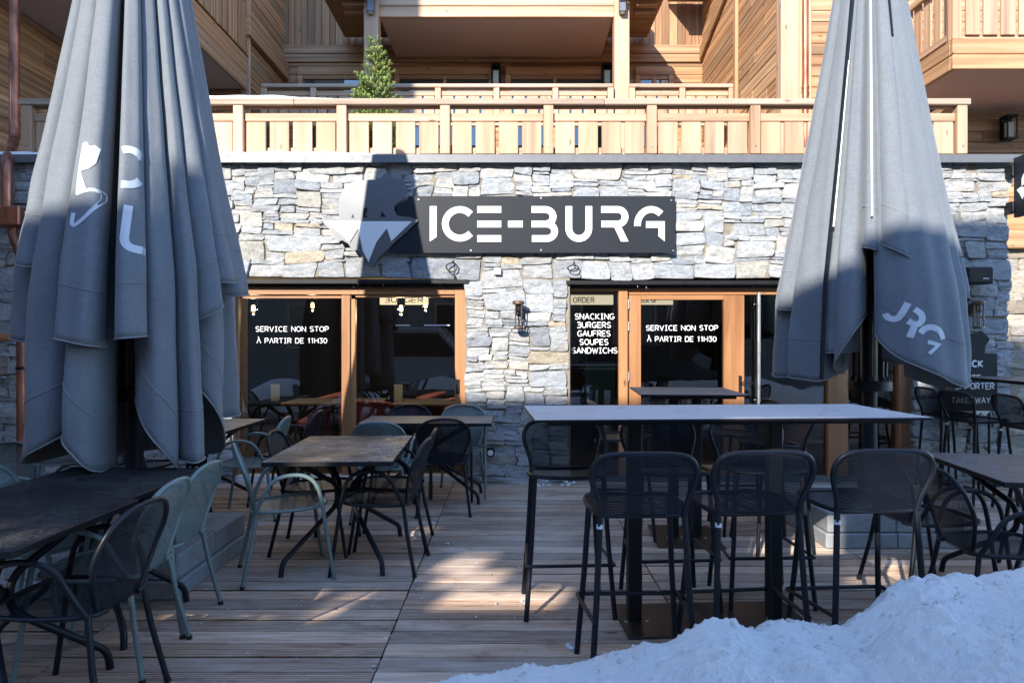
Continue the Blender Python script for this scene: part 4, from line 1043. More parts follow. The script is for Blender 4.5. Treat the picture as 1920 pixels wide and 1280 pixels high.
# copper downpipe on the left
Yp = 7.0
t = empty('copper_downpipe', (PX(25,Yp), Yp, 0), 0, 'weathered copper downpipe with a hopper on the dark left wall', 'downpipe')
xo = PX(25,Yp)
m = MB(); m.tube(fillet([(PX(27,7.95)-xo,.95,9),(PX(27,7.95)-xo,.95,PZ(262,7.95)),(PX(13,Yp)-xo,.0,PZ(300,Yp)),(PX(13,Yp)-xo,0,PZ(392,Yp))], .18, 6), .052, 14); m.build('upper_pipe', M['copper'], t, smooth=True, auto=50)
m = MB(); m.tube(fillet([(PX(24,Yp)-xo,0,PZ(420,Yp)),(PX(24,Yp)-xo,0,PZ(440,Yp)),(PX(38,Yp)-xo,.02,PZ(480,Yp)),(PX(38,Yp)-xo,.02,0)], .12, 6), .045, 14); m.build('lower_pipe', M['copper'], t, smooth=True, auto=50)
m = MB(); m.bbox((PX(-12,Yp)-xo,-.12,PZ(426,Yp)), (PX(51,Yp)-xo,.10,PZ(390,Yp)), .012); m.build('hopper', M['copper'], t)
m = MB()
for v in (515,690): m.lathe([(.054,-.015),(.054,.015)], (PX(38,Yp)-xo,.02,PZ(v,Yp)), 14); m.box((PX(38,Yp)-xo-.01,.07,PZ(v,Yp)-.012), (PX(38,Yp)-xo+.01,.2,PZ(v,Yp)+.012))
m.build('clip', M['black'], t)
t = empty('handrail', (-5.6, 6.6, 0), 0, 'dark horizontal bar in front of the copper downpipe', 'rail')
m = MB(); m.tube([(-2,0,PZ(635,6.6)), (1.15,0,PZ(632,6.6))], .042, 10); m.build('bar', M['frame_x'], t, colors=True); m = MB(); m.tube([(1.08,0,PZ(632,6.6)-.03), (1.08,0,0)], .03, 10); m.tube([(-1.6,0,PZ(632,6.6)-.03), (-1.6,0,0)], .03, 10); m.build('support', M['black'], t)

# ------------------------------------------------------------------ spruce on the terrace
def spruce(x, y, z, h, rad):
    t = empty('spruce_tree', (x, y, z), 0, 'small bright green spruce standing behind the terrace railing', 'tree')
    m = MB(); m.tube([(0,0,0),(.01,0,h*.5),(0,.01,h*.96)], [.05,.03,.008], 8); m.build('trunk', M['trunk'], t)
    m = MB(); rr = random.Random(5)
    def sprig(p, d, l):
        d = d.normalized(); a = d.orthogonal().normalized(); b = d.cross(a)
        n = max(6, int(l/.007))
        for i in range(n):
            q = p+d*(l*i/n)
            for _ in range(3):
                w = rr.uniform(0, 6.28); o = (a*math.cos(w)+b*math.sin(w))*.85+d*rr.uniform(.3,.9); o.normalize()
                s_ = d.cross(o).normalized()*.0055; e = q+o*rr.uniform(.014,.024)
                t_ = rr.uniform(.65,1.3); c = (t_, t_, t_*.9)
                k = m.vert(q-s_, c); m.vert(q+s_, c); m.vert(e, c); m.face([k,k+1,k+2])
    zz = .16
    while zz < h*.97:
        f = zz/h; L_ = rad*(1-f)**.85*rr.uniform(.85,1.2)+.05; nb = max(4, int(13*(1-f)+4))
        for k in range(nb):
            w = rr.uniform(0, 6.28); dr = Vector((math.cos(w), math.sin(w), rr.uniform(.5,1.1))); ll = L_*rr.uniform(.65,1.12)
            p0 = Vector((0,0,zz+rr.uniform(-.05,.05)))
            ns = max(2, int(ll/.055))
            for s_ in range(ns):
                q = p0+dr.normalized()*(ll*(s_+.5)/ns); 
                for sd in (-1,0,1):
                    dd = (dr.normalized()+Vector((-dr.y,dr.x,0)).normalized()*sd*.75+Vector((0,0,rr.uniform(.1,.5)))); sprig(q, dd, rr.uniform(.06,.10)*(1.1-.4*f))
        zz += .055
    o = m.build('crown', M['spruce'], t, colors=True)
m_, nt, b = new_mat('spruce'); at = vcol(nt); c = mixc(nt, (.34,.41,.13), (.21,.28,.08), noise_n(nt, coords(nt), 6, 4)); c = mixc(nt, c, at, 1, 'MULTIPLY'); L(nt, c, b.inputs['Base Color']); b.inputs['Roughness'].default_value = .6; M['spruce'] = m_
Ys = 8.1; sz = PZ(288,Ys); spruce(PX(702,Ys), Ys, 3.3, PZ(74,Ys)-3.3, .46)

# ------------------------------------------------------------------ concrete parasol bases
def base(x, y, s, lb):
    t = empty('parasol_base', (x, y, 0), 0, lb, 'parasol base', 'concrete slab bases under the parasols')
    for (a, z0, z1) in ((s/2+.02, 0, .105), (s/2, .109, .25)):
        for sx in (-1,1):
            for sy in (-1,1):
                m = MB(); m.bbox((min(0,sx*a)+(.002 if sx>0 else 0), min(0,sy*a)+(.002 if sy>0 else 0), z0), (max(0,sx*a)-(.002 if sx<0 else 0), max(0,sy*a)-(.002 if sy<0 else 0), z1), .008); m.build('slab', M['concrete'], t)
    return t
UL = (-2.43, 4.46); UR = (2.80, 5.43)
base(UL[0]+.02, UL[1], 1.0, 'wet concrete slab base under the left parasol'); base(UR[0]-.06, UR[1], .98, 'concrete slab base under the right parasol behind the bar stools')

# ------------------------------------------------------------------ closed parasols
PR = [(4.96,.04),(4.93,.13),(4.85,.165),(4.6,.205),(4.15,.265),(3.67,.345),(2.9,.485),(2.31,.60),(1.88,.685),(1.4,.725),(.6,.755)]
def RZ_(z):
    for (a, ra), (b, rb) in zip(PR, PR[1:]):
        if z >= b: return ra+(rb-ra)*min(1,max(0,(a-z)/(a-b)))
    return PR[-1][1]
class Flap:
    """one hanging fold of the closed canopy; angles are measured from the viewer's side"""
    def __init__(s, a, d, zl, zr, rs=1.0, rnd_=.10, tuck=.42, p=4, seed=0, ztop=4.96, sway=0):
        s.a, s.d, s.zl, s.zr, s.rs, s.q, s.t, s.p, s.seed, s.zt, s.sway = R(a), R(d), zl, zr, rs, rnd_, tuck, p, seed, ztop, sway
    def hem(s, q): return s.zl+(s.zr-s.zl)*(q*.5+.5)+s.q*(abs(q)**4.5)
    def pt(s, q, z, off=0.0):
        r = RZ_(z)*s.rs
        lw = min(1, max(0, (3.8-z)/2.4))
        w = s.a+s.d*q+R(s.sway)*lw*lw
        r *= (1-min(.75, s.t*1.5)*abs(q)**(s.p*.8))
        n = noise.noise(Vector((w*2.6+s.seed, z*.55, s.seed)))*.07+.022*math.sin(w*13+s.seed*3+z*.7)+.006*math.sin(w*29+s.seed+z*1.3)
        r *= 1+n*(.35+.65*lw)
        r += .018*noise.noise(Vector((w*5+s.seed, z*3.1, 2)))*lw
        r += off
        return Vector((r*math.sin(w), -r*math.cos(w), z))
def canopy(t, flaps, az):
    m = MB()
    for f in flaps:
        nu, nv = 26, 44
        m.grid(lambda a, b: f.pt(2*a-1, f.hem(2*a-1)+(f.zt-f.hem(2*a-1))*(b**1.15)), nu, nv)
    o = m.build('canopy', M['canvas'], t, smooth=True); o.rotation_euler = (0,0,az)
    md = o.modifiers.new('thickness', 'SOLIDIFY'); md.thickness = .004; md.offset = -1
    m = MB()
    for f in flaps: m.tube([f.pt(2*i/28-1, f.hem(2*i/28-1)+.002, .002) for i in range(29)], .0055, 6)
    m.build('hem_binding', M['piping'], o, smooth=True)
    m = MB()
    for f in flaps: m.tube([f.pt(2*i/24-1, f.hem(2*i/24-1)+.30, .001) for i in range(1,24)], .0032, 5)
    m.build('stitched_seam', M['piping'], o, smooth=True)
    return o
def on_fold(f, u, v, Y, ctr):                              # where a point of the photo falls on a fold
    z = PZ(v, Y); r = RZ_(z)*f.rs*.985; x = (u-ctr)*Y/F; w = math.asin(max(-.99, min(.99, x/r))); lw = min(1, max(0, (3.8-z)/2.4))
    return ((w-f.a-R(f.sway)*lw*lw)/f.d, z)
def stroke_px(pts, w):
    """outline of a rounded ribbon along a polyline"""
    P = [Vector((p.x, p.y)) for p in smooth_path([(a, b, 0) for a, b in pts], 6)]; Lf, Rt = [], []
    for i in range(len(P)):
        d = (P[min(i+1,len(P)-1)]-P[max(i-1,0)]).normalized(); n = Vector((-d.y, d.x))
        Lf.append(P[i]+n*w/2); Rt.append(P[i]-n*w/2)
    return [(p.x, p.y) for p in Lf+Rt[::-1]]
def decal_px(t, flap, polys, Y, ctr, name):
    """a print on the cloth, cut into fine bands that follow the fold"""
    m = MB()
    for pts in polys:
        v0 = min(p[1] for p in pts); v1 = max(p[1] for p in pts); n = int((v1-v0)/1.0)+1; st = (v1-v0)/n
        for i in range(n):
            va = v0+i*st; vm = va+st/2; xs = []
            for (ax, ay), (bx2, by2) in zip(pts, pts[1:]+pts[:1]):
                if (ay <= vm) != (by2 <= vm): xs.append(ax+(bx2-ax)*(vm-ay)/(by2-ay))
            xs.sort()
            for a, b in zip(xs[::2], xs[1::2]):
                k = max(1, int((b-a)/6)); idx = []
                for vv in (va, va+st*1.02):
                    for j in range(k+1):
                        q_, z = on_fold(flap, a+(b-a)*j/k, vv, Y, ctr); idx.append(m.vert(flap.pt(max(-.99,min(.99,q_)), z, .004)))
                for j in range(k): m.face([idx[j], idx[j+1], idx[k+2+j], idx[k+1+j]])
    return m.build(name, M['print'], t)
def parasol_hardware(t, tip=5.0, crank=True):
    m = MB(); m.tube([(0,0,.25),(0,0,tip)], .055, 16); m.build('pole', M['navy'], t, smooth=True, auto=40)
    m = MB(); m.bbox((-.17,-.17,.25), (.17,.17,.262), .002); m.lathe([(.085,.263),(.085,.42),(.07,.43)], (0,0,0), 16); m.build('foot_plate', M['navy'], t, smooth=True, auto=30)
    m = MB(); m.lathe([(.10,1.085),(.155,1.09),(.155,1.16),(.10,1.165)], (0,0,0), 24)
    for i in range(8): w = R(22+45*i); m.bbox((-.015,-.015,1.16), (.015,.015,1.20), .003, None, Matrix.Translation((.12*math.cos(w), .12*math.sin(w), 0)))
    m.build('tie_ring', M['navy'], t, smooth=True, auto=30)
    for i in range(8):
        w = R(22.5+45*i); m = MB(); m.tube([(.11*math.cos(w),.11*math.sin(w),1.2),(.13*math.cos(w),.13*math.sin(w),2.6),(.06*math.cos(w),.06*math.sin(w),4.8)], .017, 6); m.build('rib', M['navy'], t)
    if crank:
        m = MB(); m.bbox((-.05,-.11,1.78), (.05,-.056,1.95), .012); m.tube([(0,-.11,1.87),(0,-.125,1.87)], .035, 6); m.build('crank_box', M['greymetal'], t)
def view_az(p): return math.atan2(p[0], p[1])*-1
zl_ = lambda v, Y: PZ(v, Y)
# left parasol
tL = empty('closed_parasol', (UL[0], UL[1], 0), 0, 'closed grey canvas parasol with white logo fragments left of the window', 'parasol', 'closed parasols on the deck')
parasol_hardware(tL)
az = view_az(UL)
q = lambda v: PZ(v, 3.85); qb = lambda v: PZ(v, 4.46); qk = lambda v: PZ(v, 5.0)
f2 = Flap(-24, 11, q(632), q(652), 1.04, .0, .14, 6, 3.2)
f4 = Flap(-1.2, 7.8, q(637), q(630), 1.06, .0, .14, 6, 8.8)
flL = [Flap(-70, 14, qb(500), qb(522), 0.95, .03, .25, 5, 2.2), Flap(-49, 19, q(892), q(812), .915, .07, .30, 5, 6.1), f2, f4,
       Flap(-24, 10.5, q(795), q(905), .92, .05, .30, 5, 4.4), Flap(12, 11.5, q(790), q(918), .98, .12, .26, 5, 1.7), Flap(26, 7.5, q(880), q(866), 1.02, .07, .35, 5, 9.1),
       Flap(36, 10, q(610), q(548), 1.03, .02, .30, 4, 5.2), Flap(49, 14, qb(540), qb(528), 1.07, .06, .30, 5, 7.7), Flap(43, 16, qb(690), qb(880), .95, .12, .35, 4, 3.9), Flap(70, 18, qb(560), qb(545), 1.0, .04, .35, 4, 12.9),
       Flap(-95, 22, qk(610), qk(650), .93, .05, .4, 4, 14.9), Flap(-130, 26, qk(830), qk(850), .9, .05, .4, 4, 15.9), Flap(180, 30, qk(840), qk(860), .9, .05, .4, 4, 17.9), Flap(130, 28, qk(830), qk(800), .9, .05, .4, 4, 11.9), Flap(100, 22, qk(780), qk(750), .9, .05, .4, 4, 10.9),
       Flap(-10, 7, q(560), q(545), .62, .0, .3, 4, 16.9)]
cL = canopy(tL, flL, az)
cuL = 960+F*UL[0]/UL[1]
ucL = lambda u, v: on_fold(f2, u, v, 3.78, cuL)
def zq(x, y): return (x/2.977, y/2.977)
blk = [zq(*p) for p in ((487,765),(500,758),(522,764),(526,786),(560,782),(582,800),(562,888),(532,920),(482,934),(512,1036),(480,1060),(455,1078),(462,1000),(470,900))]
vee = [zq(*p) for p in ((462,1068),(500,1052),(545,1045),(580,1056),(586,1080),(576,1112),(520,1190),(456,1248),(438,1235),(446,1180))]
decal_px(cL, f2, [blk, stroke_px(vee, 7)], 3.78, cuL, 'print')
cc = [zq(*p) for p in ((690,800),(720,792),(755,798),(780,818),(790,842))]; cb = [zq(*p) for p in ((684,1006),(720,1006),(755,995),(778,972))]
uu = [zq(*p) for p in ((722,1130),(706,1280),(702,1330),(715,1362),(745,1380),(808,1388))]
decal_px(cL, f4, [stroke_px(cc, 15), stroke_px(cb, 15), stroke_px(uu, 15)], 3.78, cuL, 'print')
# right parasol
tR = empty('closed_parasol', (UR[0], UR[1], 0), 0, 'closed grey canvas parasol with slanted white letters behind the bar table', 'parasol', 'closed parasols on the deck')
parasol_hardware(tR)
az2 = view_az(UR)
q = lambda v: PZ(v, 4.75); qb = lambda v: PZ(v, 5.4)
g5 = Flap(29, 27, q(655), q(745), 1.04, .10, .10, 6, 21.2, sway=1)
flR = [Flap(-72, 18, qb(700), qb(712), 1.0, .09, .3, 5, 22.2), Flap(-66, 15, qb(572), qb(585), 1.04, .01, .25, 5, 23.4), Flap(-39, 19, q(712), q(724), 1.0, .11, .3, 5, 24.9), Flap(-12.5, 10.5, q(712), q(520)-.25, 1.0, .02, .3, 5, 25.3),
       Flap(-20, 10, q(665), q(660), .95, .0, .3, 5, 31.0), Flap(1, 8, q(455), q(470), .99, .0, .25, 4, 33.0, ztop=4.96), g5, Flap(17, 15, q(446), q(508), 1.09, .03, .3, 4, 27.1), Flap(55, 18, q(735), q(712), .97, .10, .3, 5, 28.3), Flap(80, 18, qb(560), qb(575), .95, .04, .3, 5, 29.9),
       Flap(40, 14, qk(690), qk(660), .62, .05, .4, 4, 30.2), Flap(-100, 22, qk(640), qk(620), .95, .05, .4, 4, 34.9), Flap(180, 30, qk(560), qk(600), .9, .05, .4, 4, 36.9), Flap(135, 26, qk(640), qk(600), .9, .05, .4, 4, 37.9), Flap(105, 22, qk(600), qk(590), .9, .05, .4, 4, 38.9), Flap(-140, 26, qk(560), qk(600), .9, .05, .4, 4, 35.9)]
cR = canopy(tR, flR, az2)
for f in (flR[2], flR[3]):
    m = MB()
for (a_, za, w_) in ((-23.5, 1.2, M['navy']), (-21.8, 2.3, M['white']), (1.5, 2.35, M['white']), (24.0, 3.7, M['navy'])):
    m = MB(); pts = [(RZ_(z)*1.035*math.sin(R(a_)), -RZ_(z)*1.035*math.cos(R(a_)), z) for z in [4.9-(4.9-za)*i/16 for i in range(17)]]; m.tube(pts, .017 if w_ is M['navy'] else .007, 6); m.build('seam_rib', w_, cR)
# slanted letters U R G on the right fold
cu = 960+F*UR[0]/UR[1]
def zp(*P): return [(1280+x/2.977, 400+y/2.977) for x, y in P]
decal_px(cR, g5, [stroke_px(zp((1228,500),(1195,570),(1175,588),(1150,585),(1132,572),(1128,556)), 11), stroke_px(zp((1258,535),(1288,562),(1294,590),(1284,612),(1262,620),(1228,600)), 11), stroke_px(zp((1258,628),(1236,692)), 11),
    stroke_px(zp((1286,668),(1305,645),(1330,636),(1360,645),(1385,668),(1398,702)), 11), zp((1322,705),(1385,728),(1330,788),(1318,775),(1352,738),(1318,728))], 4.72, cu, 'print')

# ------------------------------------------------------------------ dining chairs (front = +x)
def sheet(mb, outline_l, outline_r, dish, sc=1.0, n=10):
    """pierced sheet spanned between two matching rails, sagging by dish along the given direction"""
    m = len(outline_l)-1
    A = [Vector(p) for p in outline_l]; B = [Vector(p) for p in outline_r]
    ln = [0]
    for i in range(m): ln.append(ln[-1]+((A[i+1]+B[i+1])/2-(A[i]+B[i])/2).length)
    def fn(a, b):
        t = a*m; i = min(int(t), m-1); f = t-i
        p = A[i].lerp(A[i+1], f); q = B[i].lerp(B[i+1], f)
        return p.lerp(q, b)+Vector(dish)*(4*b*(1-b))*math.sin(math.pi*min(1,max(0,.1+.8*a)))
    def uv(a, b):
        t = a*m; i = min(int(t), m-1); f = t-i
        w = (A[i].lerp(A[i+1], f)-B[i].lerp(B[i+1], f)).length
        return (b*w-w/2, ln[i]+(ln[i+1]-ln[i])*f)
    mb.grid(fn, m, n, None, uv)
def dining_chair(name, mat, mesh):
    t = empty(name)
    # seat rim: narrow at the back, broad round front
    half = [(-.21,0.10,.432),(-.20,.16,.436),(-.12,.205,.438),(.02,.228,.442),(.13,.222,.446),(.20,.18,.448),(.232,.10,.446),(.24,0,.444)]
    path = smooth_path(half, 4); lft = path; rgt = [Vector((p.x,-p.y,p.z)) for p in path]
    m = MB(); m.tube([*lft, *rgt[::-1][1:]], .0105, 8); m.build('seat_rim', mat, t, smooth=True, auto=60)
    m = MB(); sheet(m, lft, rgt, (0,0,-.016)); m.build('seat', mesh, t, smooth=True)
    bh = [(-.195,.135,.432),(-.205,.165,.50),(-.228,.212,.62),(-.258,.218,.70),(-.285,.185,.77),(-.305,.11,.815),(-.312,0,.828)]
    path = smooth_path(bh, 4); lft = path; rgt = [Vector((p.x,-p.y,p.z)) for p in path]
    m = MB(); m.tube([*lft, *rgt[::-1][1:]], .0115, 8); m.build('back_frame', mat, t, smooth=True, auto=60)
    m = MB(); sheet(m, lft, rgt, (-.028,0,0)); m.build('backrest', mesh, t, smooth=True)
    for s in (1,-1):
        pts = smooth_path([(.262,s*.262,.0),(.215,s*.256,.30),(.185,s*.252,.50),(.15,s*.25,.60),(.08,s*.248,.652),(-.03,s*.246,.656),(-.11,s*.24,.615),(-.155,s*.225,.53),(-.19,s*.19,.44)], 5)
        m = MB(); m.tube(pts, .0125, 8); m.build('arm_leg', mat, t, smooth=True, auto=60)
        m = MB(); m.tube([(-.185,s*.175,.44),(-.215,s*.195,.25),(-.27,s*.225,0)], .0125, 8); lg = m.build('leg', mat, t, smooth=True, auto=60)
        m = MB(); m.tube([(-.270,s*.2255,.0),(-.2655,s*.2232,.018)], .0145, 8); m.build('foot_cap', M['black'], lg)
    return t
mk = {}
def chair(x, y, deg, kind, lb):
    k = 'navy' if kind == 'dark' else 'sage'
    if k not in mk: t = mk[k] = dining_chair('armchair', M[k], M['mesh_'+k])
    else: t = copy_tree(mk[k])
    t.location = (x, y, 0); t.rotation_euler = (0,0,R(deg)); tag(t, lb, 'chair', ('dark' if kind == 'dark' else 'sage green')+' pierced metal armchairs on the deck')
chair(-1.44, 4.42, 23, 'sage', 'sage green armchair at the front left corner of the square-edged middle table')
chair(-1.40, 4.97, 2, 'dark', 'dark armchair at the far left side of the middle table')
chair(-.86, 4.57, 176, 'dark', 'dark armchair at the front right side of the middle table')
chair(-.87, 5.05, 181, 'dark', 'dark armchair at the far right side of the middle table')
chair(-1.07, 5.82, 90, 'sage', 'sage green armchair with its back to the viewer behind the middle table')
chair(-.60, 6.05, 96, 'dark', 'dark armchair turned away at the right end of the window table')
chair(-1.02, 6.70, -88, 'dark', 'dark armchair between the window table and the sliding glass')
chair(-.50, 6.72, -92, 'sage', 'sage green armchair between the window table and the stone pillar')
chair(-2.22, 5.88, 184, 'sage', 'sage green armchair facing left beside the small table behind the left parasol')
chair(-2.08, 6.42, 178, 'dark', 'dark armchair facing left near the window beside the table behind the left parasol')
chair(-3.10, 5.75, 0, 'dark', 'dark armchair half hidden behind the left parasol pole')
chair(-1.90, 3.66, 180, 'sage', 'sage green armchair at the far end of the long black tables')
chair(-1.86, 3.20, 181, 'sage', 'sage green armchair between another sage chair and the nearest dark chair')
chair(-1.77, 2.79, 177, 'dark', 'nearest dark armchair at the bottom left beside the black tables')
chair(-2.42, 3.56, 2, 'sage', 'sage green armchair pushed under the black tables from the left')
chair(-2.92, 4.36, -4, 'sage', 'sage green armchair at the left edge beside the copper pipe')
chair(2.44, 4.10, 6, 'dark', 'dark armchair seen through the rightmost bar stool')
chair(2.46, 3.52, -4, 'dark', 'dark armchair at the near left corner of the brown table on the right')
chair(3.50, 4.35, 180, 'dark', 'dark armchair on the far side of the brown table on the right')

def edge_mat(o):
    for p in o.data.polygons: p.material_index = 0 if p.normal.z > .9 else 1
# ------------------------------------------------------------------ low tables with four bent legs
def low_table(name, w, d, x, y, deg, top, lb, th=.028, leg=True):
    t = empty(name, (x, y, 0), R(deg), lb, 'table', 'low metal tables on the deck')
    m = MB(); m.bbox((-w/2,-d/2,.74-th), (w/2,d/2,.74), .003); edge_mat(m.build('table_top', [M[top], M['black']], t))
    m = MB(); m.box((-.06,-d*.36,.70), (.06,d*.36,.7115)); m.box((-w*.34,-.05,.69), (w*.34,.05,.6995)); m.build('under_frame', M['black'], t)
    ox, oy_ = w*.40, d*.385
    for sx in (-1,1):
        for sy in (-1,1):
            pts = fillet([(sx*ox*.80, sy*oy_*.80, .70), (sx*.055, sy*.05, .50), (sx*.05, sy*.045, .36), (sx*ox*.98, sy*oy_*.96, .085), (sx*ox, sy*oy_, 0)], .10, 6)
            m = MB(); m.tube(pts, .0165, 10); m.build('leg', M['navy'], t, smooth=True, auto=60)
    m = MB(); m.lathe([(.045,.40),(.06,.42),(.06,.45),(.045,.47)], (0,0,0), 12); m.build('hub', M['navy'], t)
    return t
low_table('dining_table', .79, 1.17, -1.145, 4.79, 2.2, 'top_dark', 'dark table with dried white rings on its top in the middle of the deck')
low_table('dining_table', 1.20, .62, -.78, 6.50, 0, 'top_brown', 'brown low table in front of the sliding window beside the pillar')
low_table('dining_table', .79, 1.15, -2.72, 5.98, 0, 'top_brown', 'table mostly hidden behind the left parasol')
low_table('dining_table', .79, .80, -2.165, 3.625, -1, 'top_black', 'black table under the left parasol, far half of a pushed together pair')
low_table('dining_table', .79, .80, -2.13, 2.82, -1, 'top_black', 'black table at the lower left, near half of a pushed together pair')
low_table('dining_table', .80, .98, 3.02, 4.03, -8, 'top_brown', 'scratched brown table at the right edge behind the snow')

# ------------------------------------------------------------------ bar tables and bar stools
def bar_table(w, d, x, y, deg, ht, posts, plate, top, lb):
    t = empty('bar_table', (x, y, 0), R(deg), lb, 'bar table', 'tall bar tables')
    m = MB(); m.bbox((-w/2,-d/2,ht-.013), (w/2,d/2,ht), .003); edge_mat(m.build('table_top', [M[top], M['black']], t))
    m = MB(); m.bbox((-w/2+.07,-d/2+.06,ht-.034), (w/2-.07,d/2-.06,ht-.0135), .003); m.build('under_frame', M['black'], t)
    for px_ in posts: m = MB(); m.bbox((px_-.036,-.036,.011), (px_+.036,.036,ht-.0345), .006); m.build('post', M['black'], t)
    m = MB(); m.bbox((plate[0],plate[2],0), (plate[1],plate[3],.010), .003); p = m.build('base_plate', M['plate'], t)
    m = MB()
    for px_ in posts:
        for sx in (-.055,.055): m.tube([(px_+sx,-.055,.0105),(px_+sx,-.055,.016)], .010, 6)
    m.build('bolt', M['steel'], p)
bar_table(1.95, .74, 1.06, 3.69, 3.2, 1.10, (-.415,.34), (-.50,.48,-.24,.20), 'top_frost', 'long tall bar table with a frosted top in the foreground')
bar_table(.74, .80, 1.30, 5.22, -4, 1.10, (-.085,.085), (-.24,.24,-.30,.30), 'top_brown', 'small square bar table in front of the glass door')
bar_table(.80, 1.55, 4.86, 6.20, -3, 1.12, (-.12,.12), (-.25,.25,-.30,.30), 'top_brown', 'brown bar table in front of the takeaway sign')
def bar_stool():
    t = empty('bar_stool')
    half = [(-.165,.0,.738),(-.165,.12,.738),(-.15,.172,.74),(-.05,.205,.745),(.08,.21,.752),(.16,.185,.755),(.198,.11,.753),(.205,0,.75)]
    path = smooth_path(half, 4); lft = path; rgt = [Vector((p.x,-p.y,p.z)) for p in path]
    m = MB(); m.tube([*lft, *rgt[::-1][1:]], .0105, 8); m.build('seat_rim', M['navy'], t, smooth=True, auto=60)
    m = MB(); sheet(m, lft, rgt, (0,0,-.014)); m.build('seat', M['mesh_navy'], t, smooth=True)
    bh = [(-.165,.178,.735),(-.178,.188,.80),(-.20,.214,.88),(-.215,.218,.935),(-.228,.19,.985),(-.235,.13,1.004),(-.238,0,1.008)]
    path = smooth_path(bh, 5); lft = path; rgt = [Vector((p.x,-p.y,p.z)) for p in path]
    m = MB(); m.tube([*lft, *rgt[::-1][1:]], .0125, 8); m.build('back_frame', M['navy'], t, smooth=True, auto=60)
    m = MB(); sheet(m, lft, rgt, (-.03,0,0)); m.build('backrest', M['mesh_navy'], t, smooth=True)
    for s in (1,-1):
        m = MB(); m.tube([(-.165,s*.178,.735),(-.185,s*.195,.4),(-.215,s*.222,0)], .0135, 8); lg = m.build('leg', M['navy'], t, smooth=True, auto=60)
        if s == 1:
            m = MB(); m.tube([(-.1655,s*.179,.705),(-.1675,s*.1805,.685)], .0145, 8); m.build('label_band', M['silver'], lg)
        m = MB(); m.tube([(.13,s*.185,.745),(.16,s*.205,.4),(.195,s*.236,0)], .0135, 8); m.build('leg', M['navy'], t, smooth=True, auto=60)
    f = fillet([(-.205,.205,.30),(.165,.235,.285),(.185,.235,.285),(.185,-.235,.285),(.165,-.235,.285),(-.205,-.205,.30)], .04, 5)
    m = MB(); m.tube(f, .0095, 8); m.build('foot_rest', M['navy'], t, smooth=True, auto=60)
    return t
st0 = None
for (x, y, deg, lb) in ((.545,3.08,91,'bar stool at the left end of the near side of the frosted bar table'), (1.035,3.12,96,'middle bar stool on the near side of the frosted bar table'), (1.565,3.16,94,'bar stool at the right end of the near side of the frosted bar table'),
        (.300,3.85,-87,'bar stool at the left end of the far side of the frosted bar table'), (.885,3.93,-86,'middle bar stool on the far side of the frosted bar table'), (1.42,3.98,-88,'bar stool at the right end of the far side of the frosted bar table'),
        (.84,5.30,4,'bar stool left of the small square bar table'), (1.80,5.45,178,'bar stool right of the small square bar table nearest the door'), (1.86,5.00,184,'bar stool right of the small square bar table on its near side'),
        (4.34,6.88,-4,'bar stool at the brown bar table against the stone wall'), (4.30,6.40,4,'bar stool between two others at the brown bar table'), (4.46,5.92,-6,'bar stool at the right edge beside the brown bar table')):
    t = st0 = bar_stool() if st0 is None else st0
    if lb.startswith('bar stool at the left end of the near'): pass
    else: t = copy_tree(st0)
    t.location = (x, y, 0); t.rotation_euler = (0,0,R(deg)); tag(t, lb, 'bar stool', 'dark pierced metal bar stools')

# ------------------------------------------------------------------ snow
CR = [(400,1420),(640,1345),(760,1300),(820,1284),(870,1274),(930,1258),(1000,1247),(1060,1243),(1100,1238),(1150,1222),(1190,1207),(1250,1194),(1285,1176),(1312,1164),(1350,1158),(1368,1160),(1395,1172),(1420,1180),(1450,1170),(1475,1167),(1505,1178),(1540,1182),(1580,1178),(1605,1155),(1640,1128),(1670,1106),(1700,1092),(1725,1086),(1760,1084),(1800,1084),(1830,1078),(1850,1068),(1880,1060),(1920,1048),(2050,1005),(2300,980),(2800,970)]
def crest(x, yc=2.62):
    u = 960+x*F/yc
    for (a, va), (b, vb) in zip(CR, CR[1:]):
        if a <= u <= b: v = va+(vb-va)*(u-a)/(b-a); break
    else: v = CR[0][1] if u < CR[0][0] else CR[-1][1]
    return max(-.05, CH-(v-640)/F*yc)
m = MB(); x0, x1, y0, y1 = -1.15, 3.6, .35, 3.25; nx, ny = 600, 360
def hsnow(x, y):
    h = crest(x); yc = 2.62+.07*noise.noise(Vector((x*2.3, 4, 0)))
    p = Vector((x, y, 0))
    n = noise.noise(p*2.3)*.055+noise.noise(p*5.7)*.032+(.5-abs(noise.noise(p*9)))*.035+noise.noise(p*15)*.020+(.4-abs(noise.noise(p*26)))*.022+noise.noise(p*48)*.011+(.3-abs(noise.noise(p*70)))*.009+noise.noise(p*120)*.005-.02
    if y > yc:
        t = min(1, (y-yc)/(.16+.55*max(h,.02))); f = 1-t**1.5; z = h*f-.02*t
        n *= f*.8+.1
    else:
        t = (yc-y); f = 1-.10*t; z = (h+.02)*f-.02 + (.10*math.sin(min(t,1)*2.2)*min(1,h*2)*-.5)
        n *= min(1, .2+t*3.0)*min(1, h*3)
        e = max(0, (.15-h)); z -= e*t*.6
    return max(z+n*min(1, max(0, h*4)), -.035)
m.grid(lambda a, b: (x0+(x1-x0)*a, y0+(y1-y0)*b, hsnow(x0+(x1-x0)*a, y0+(y1-y0)*b)), nx, ny)
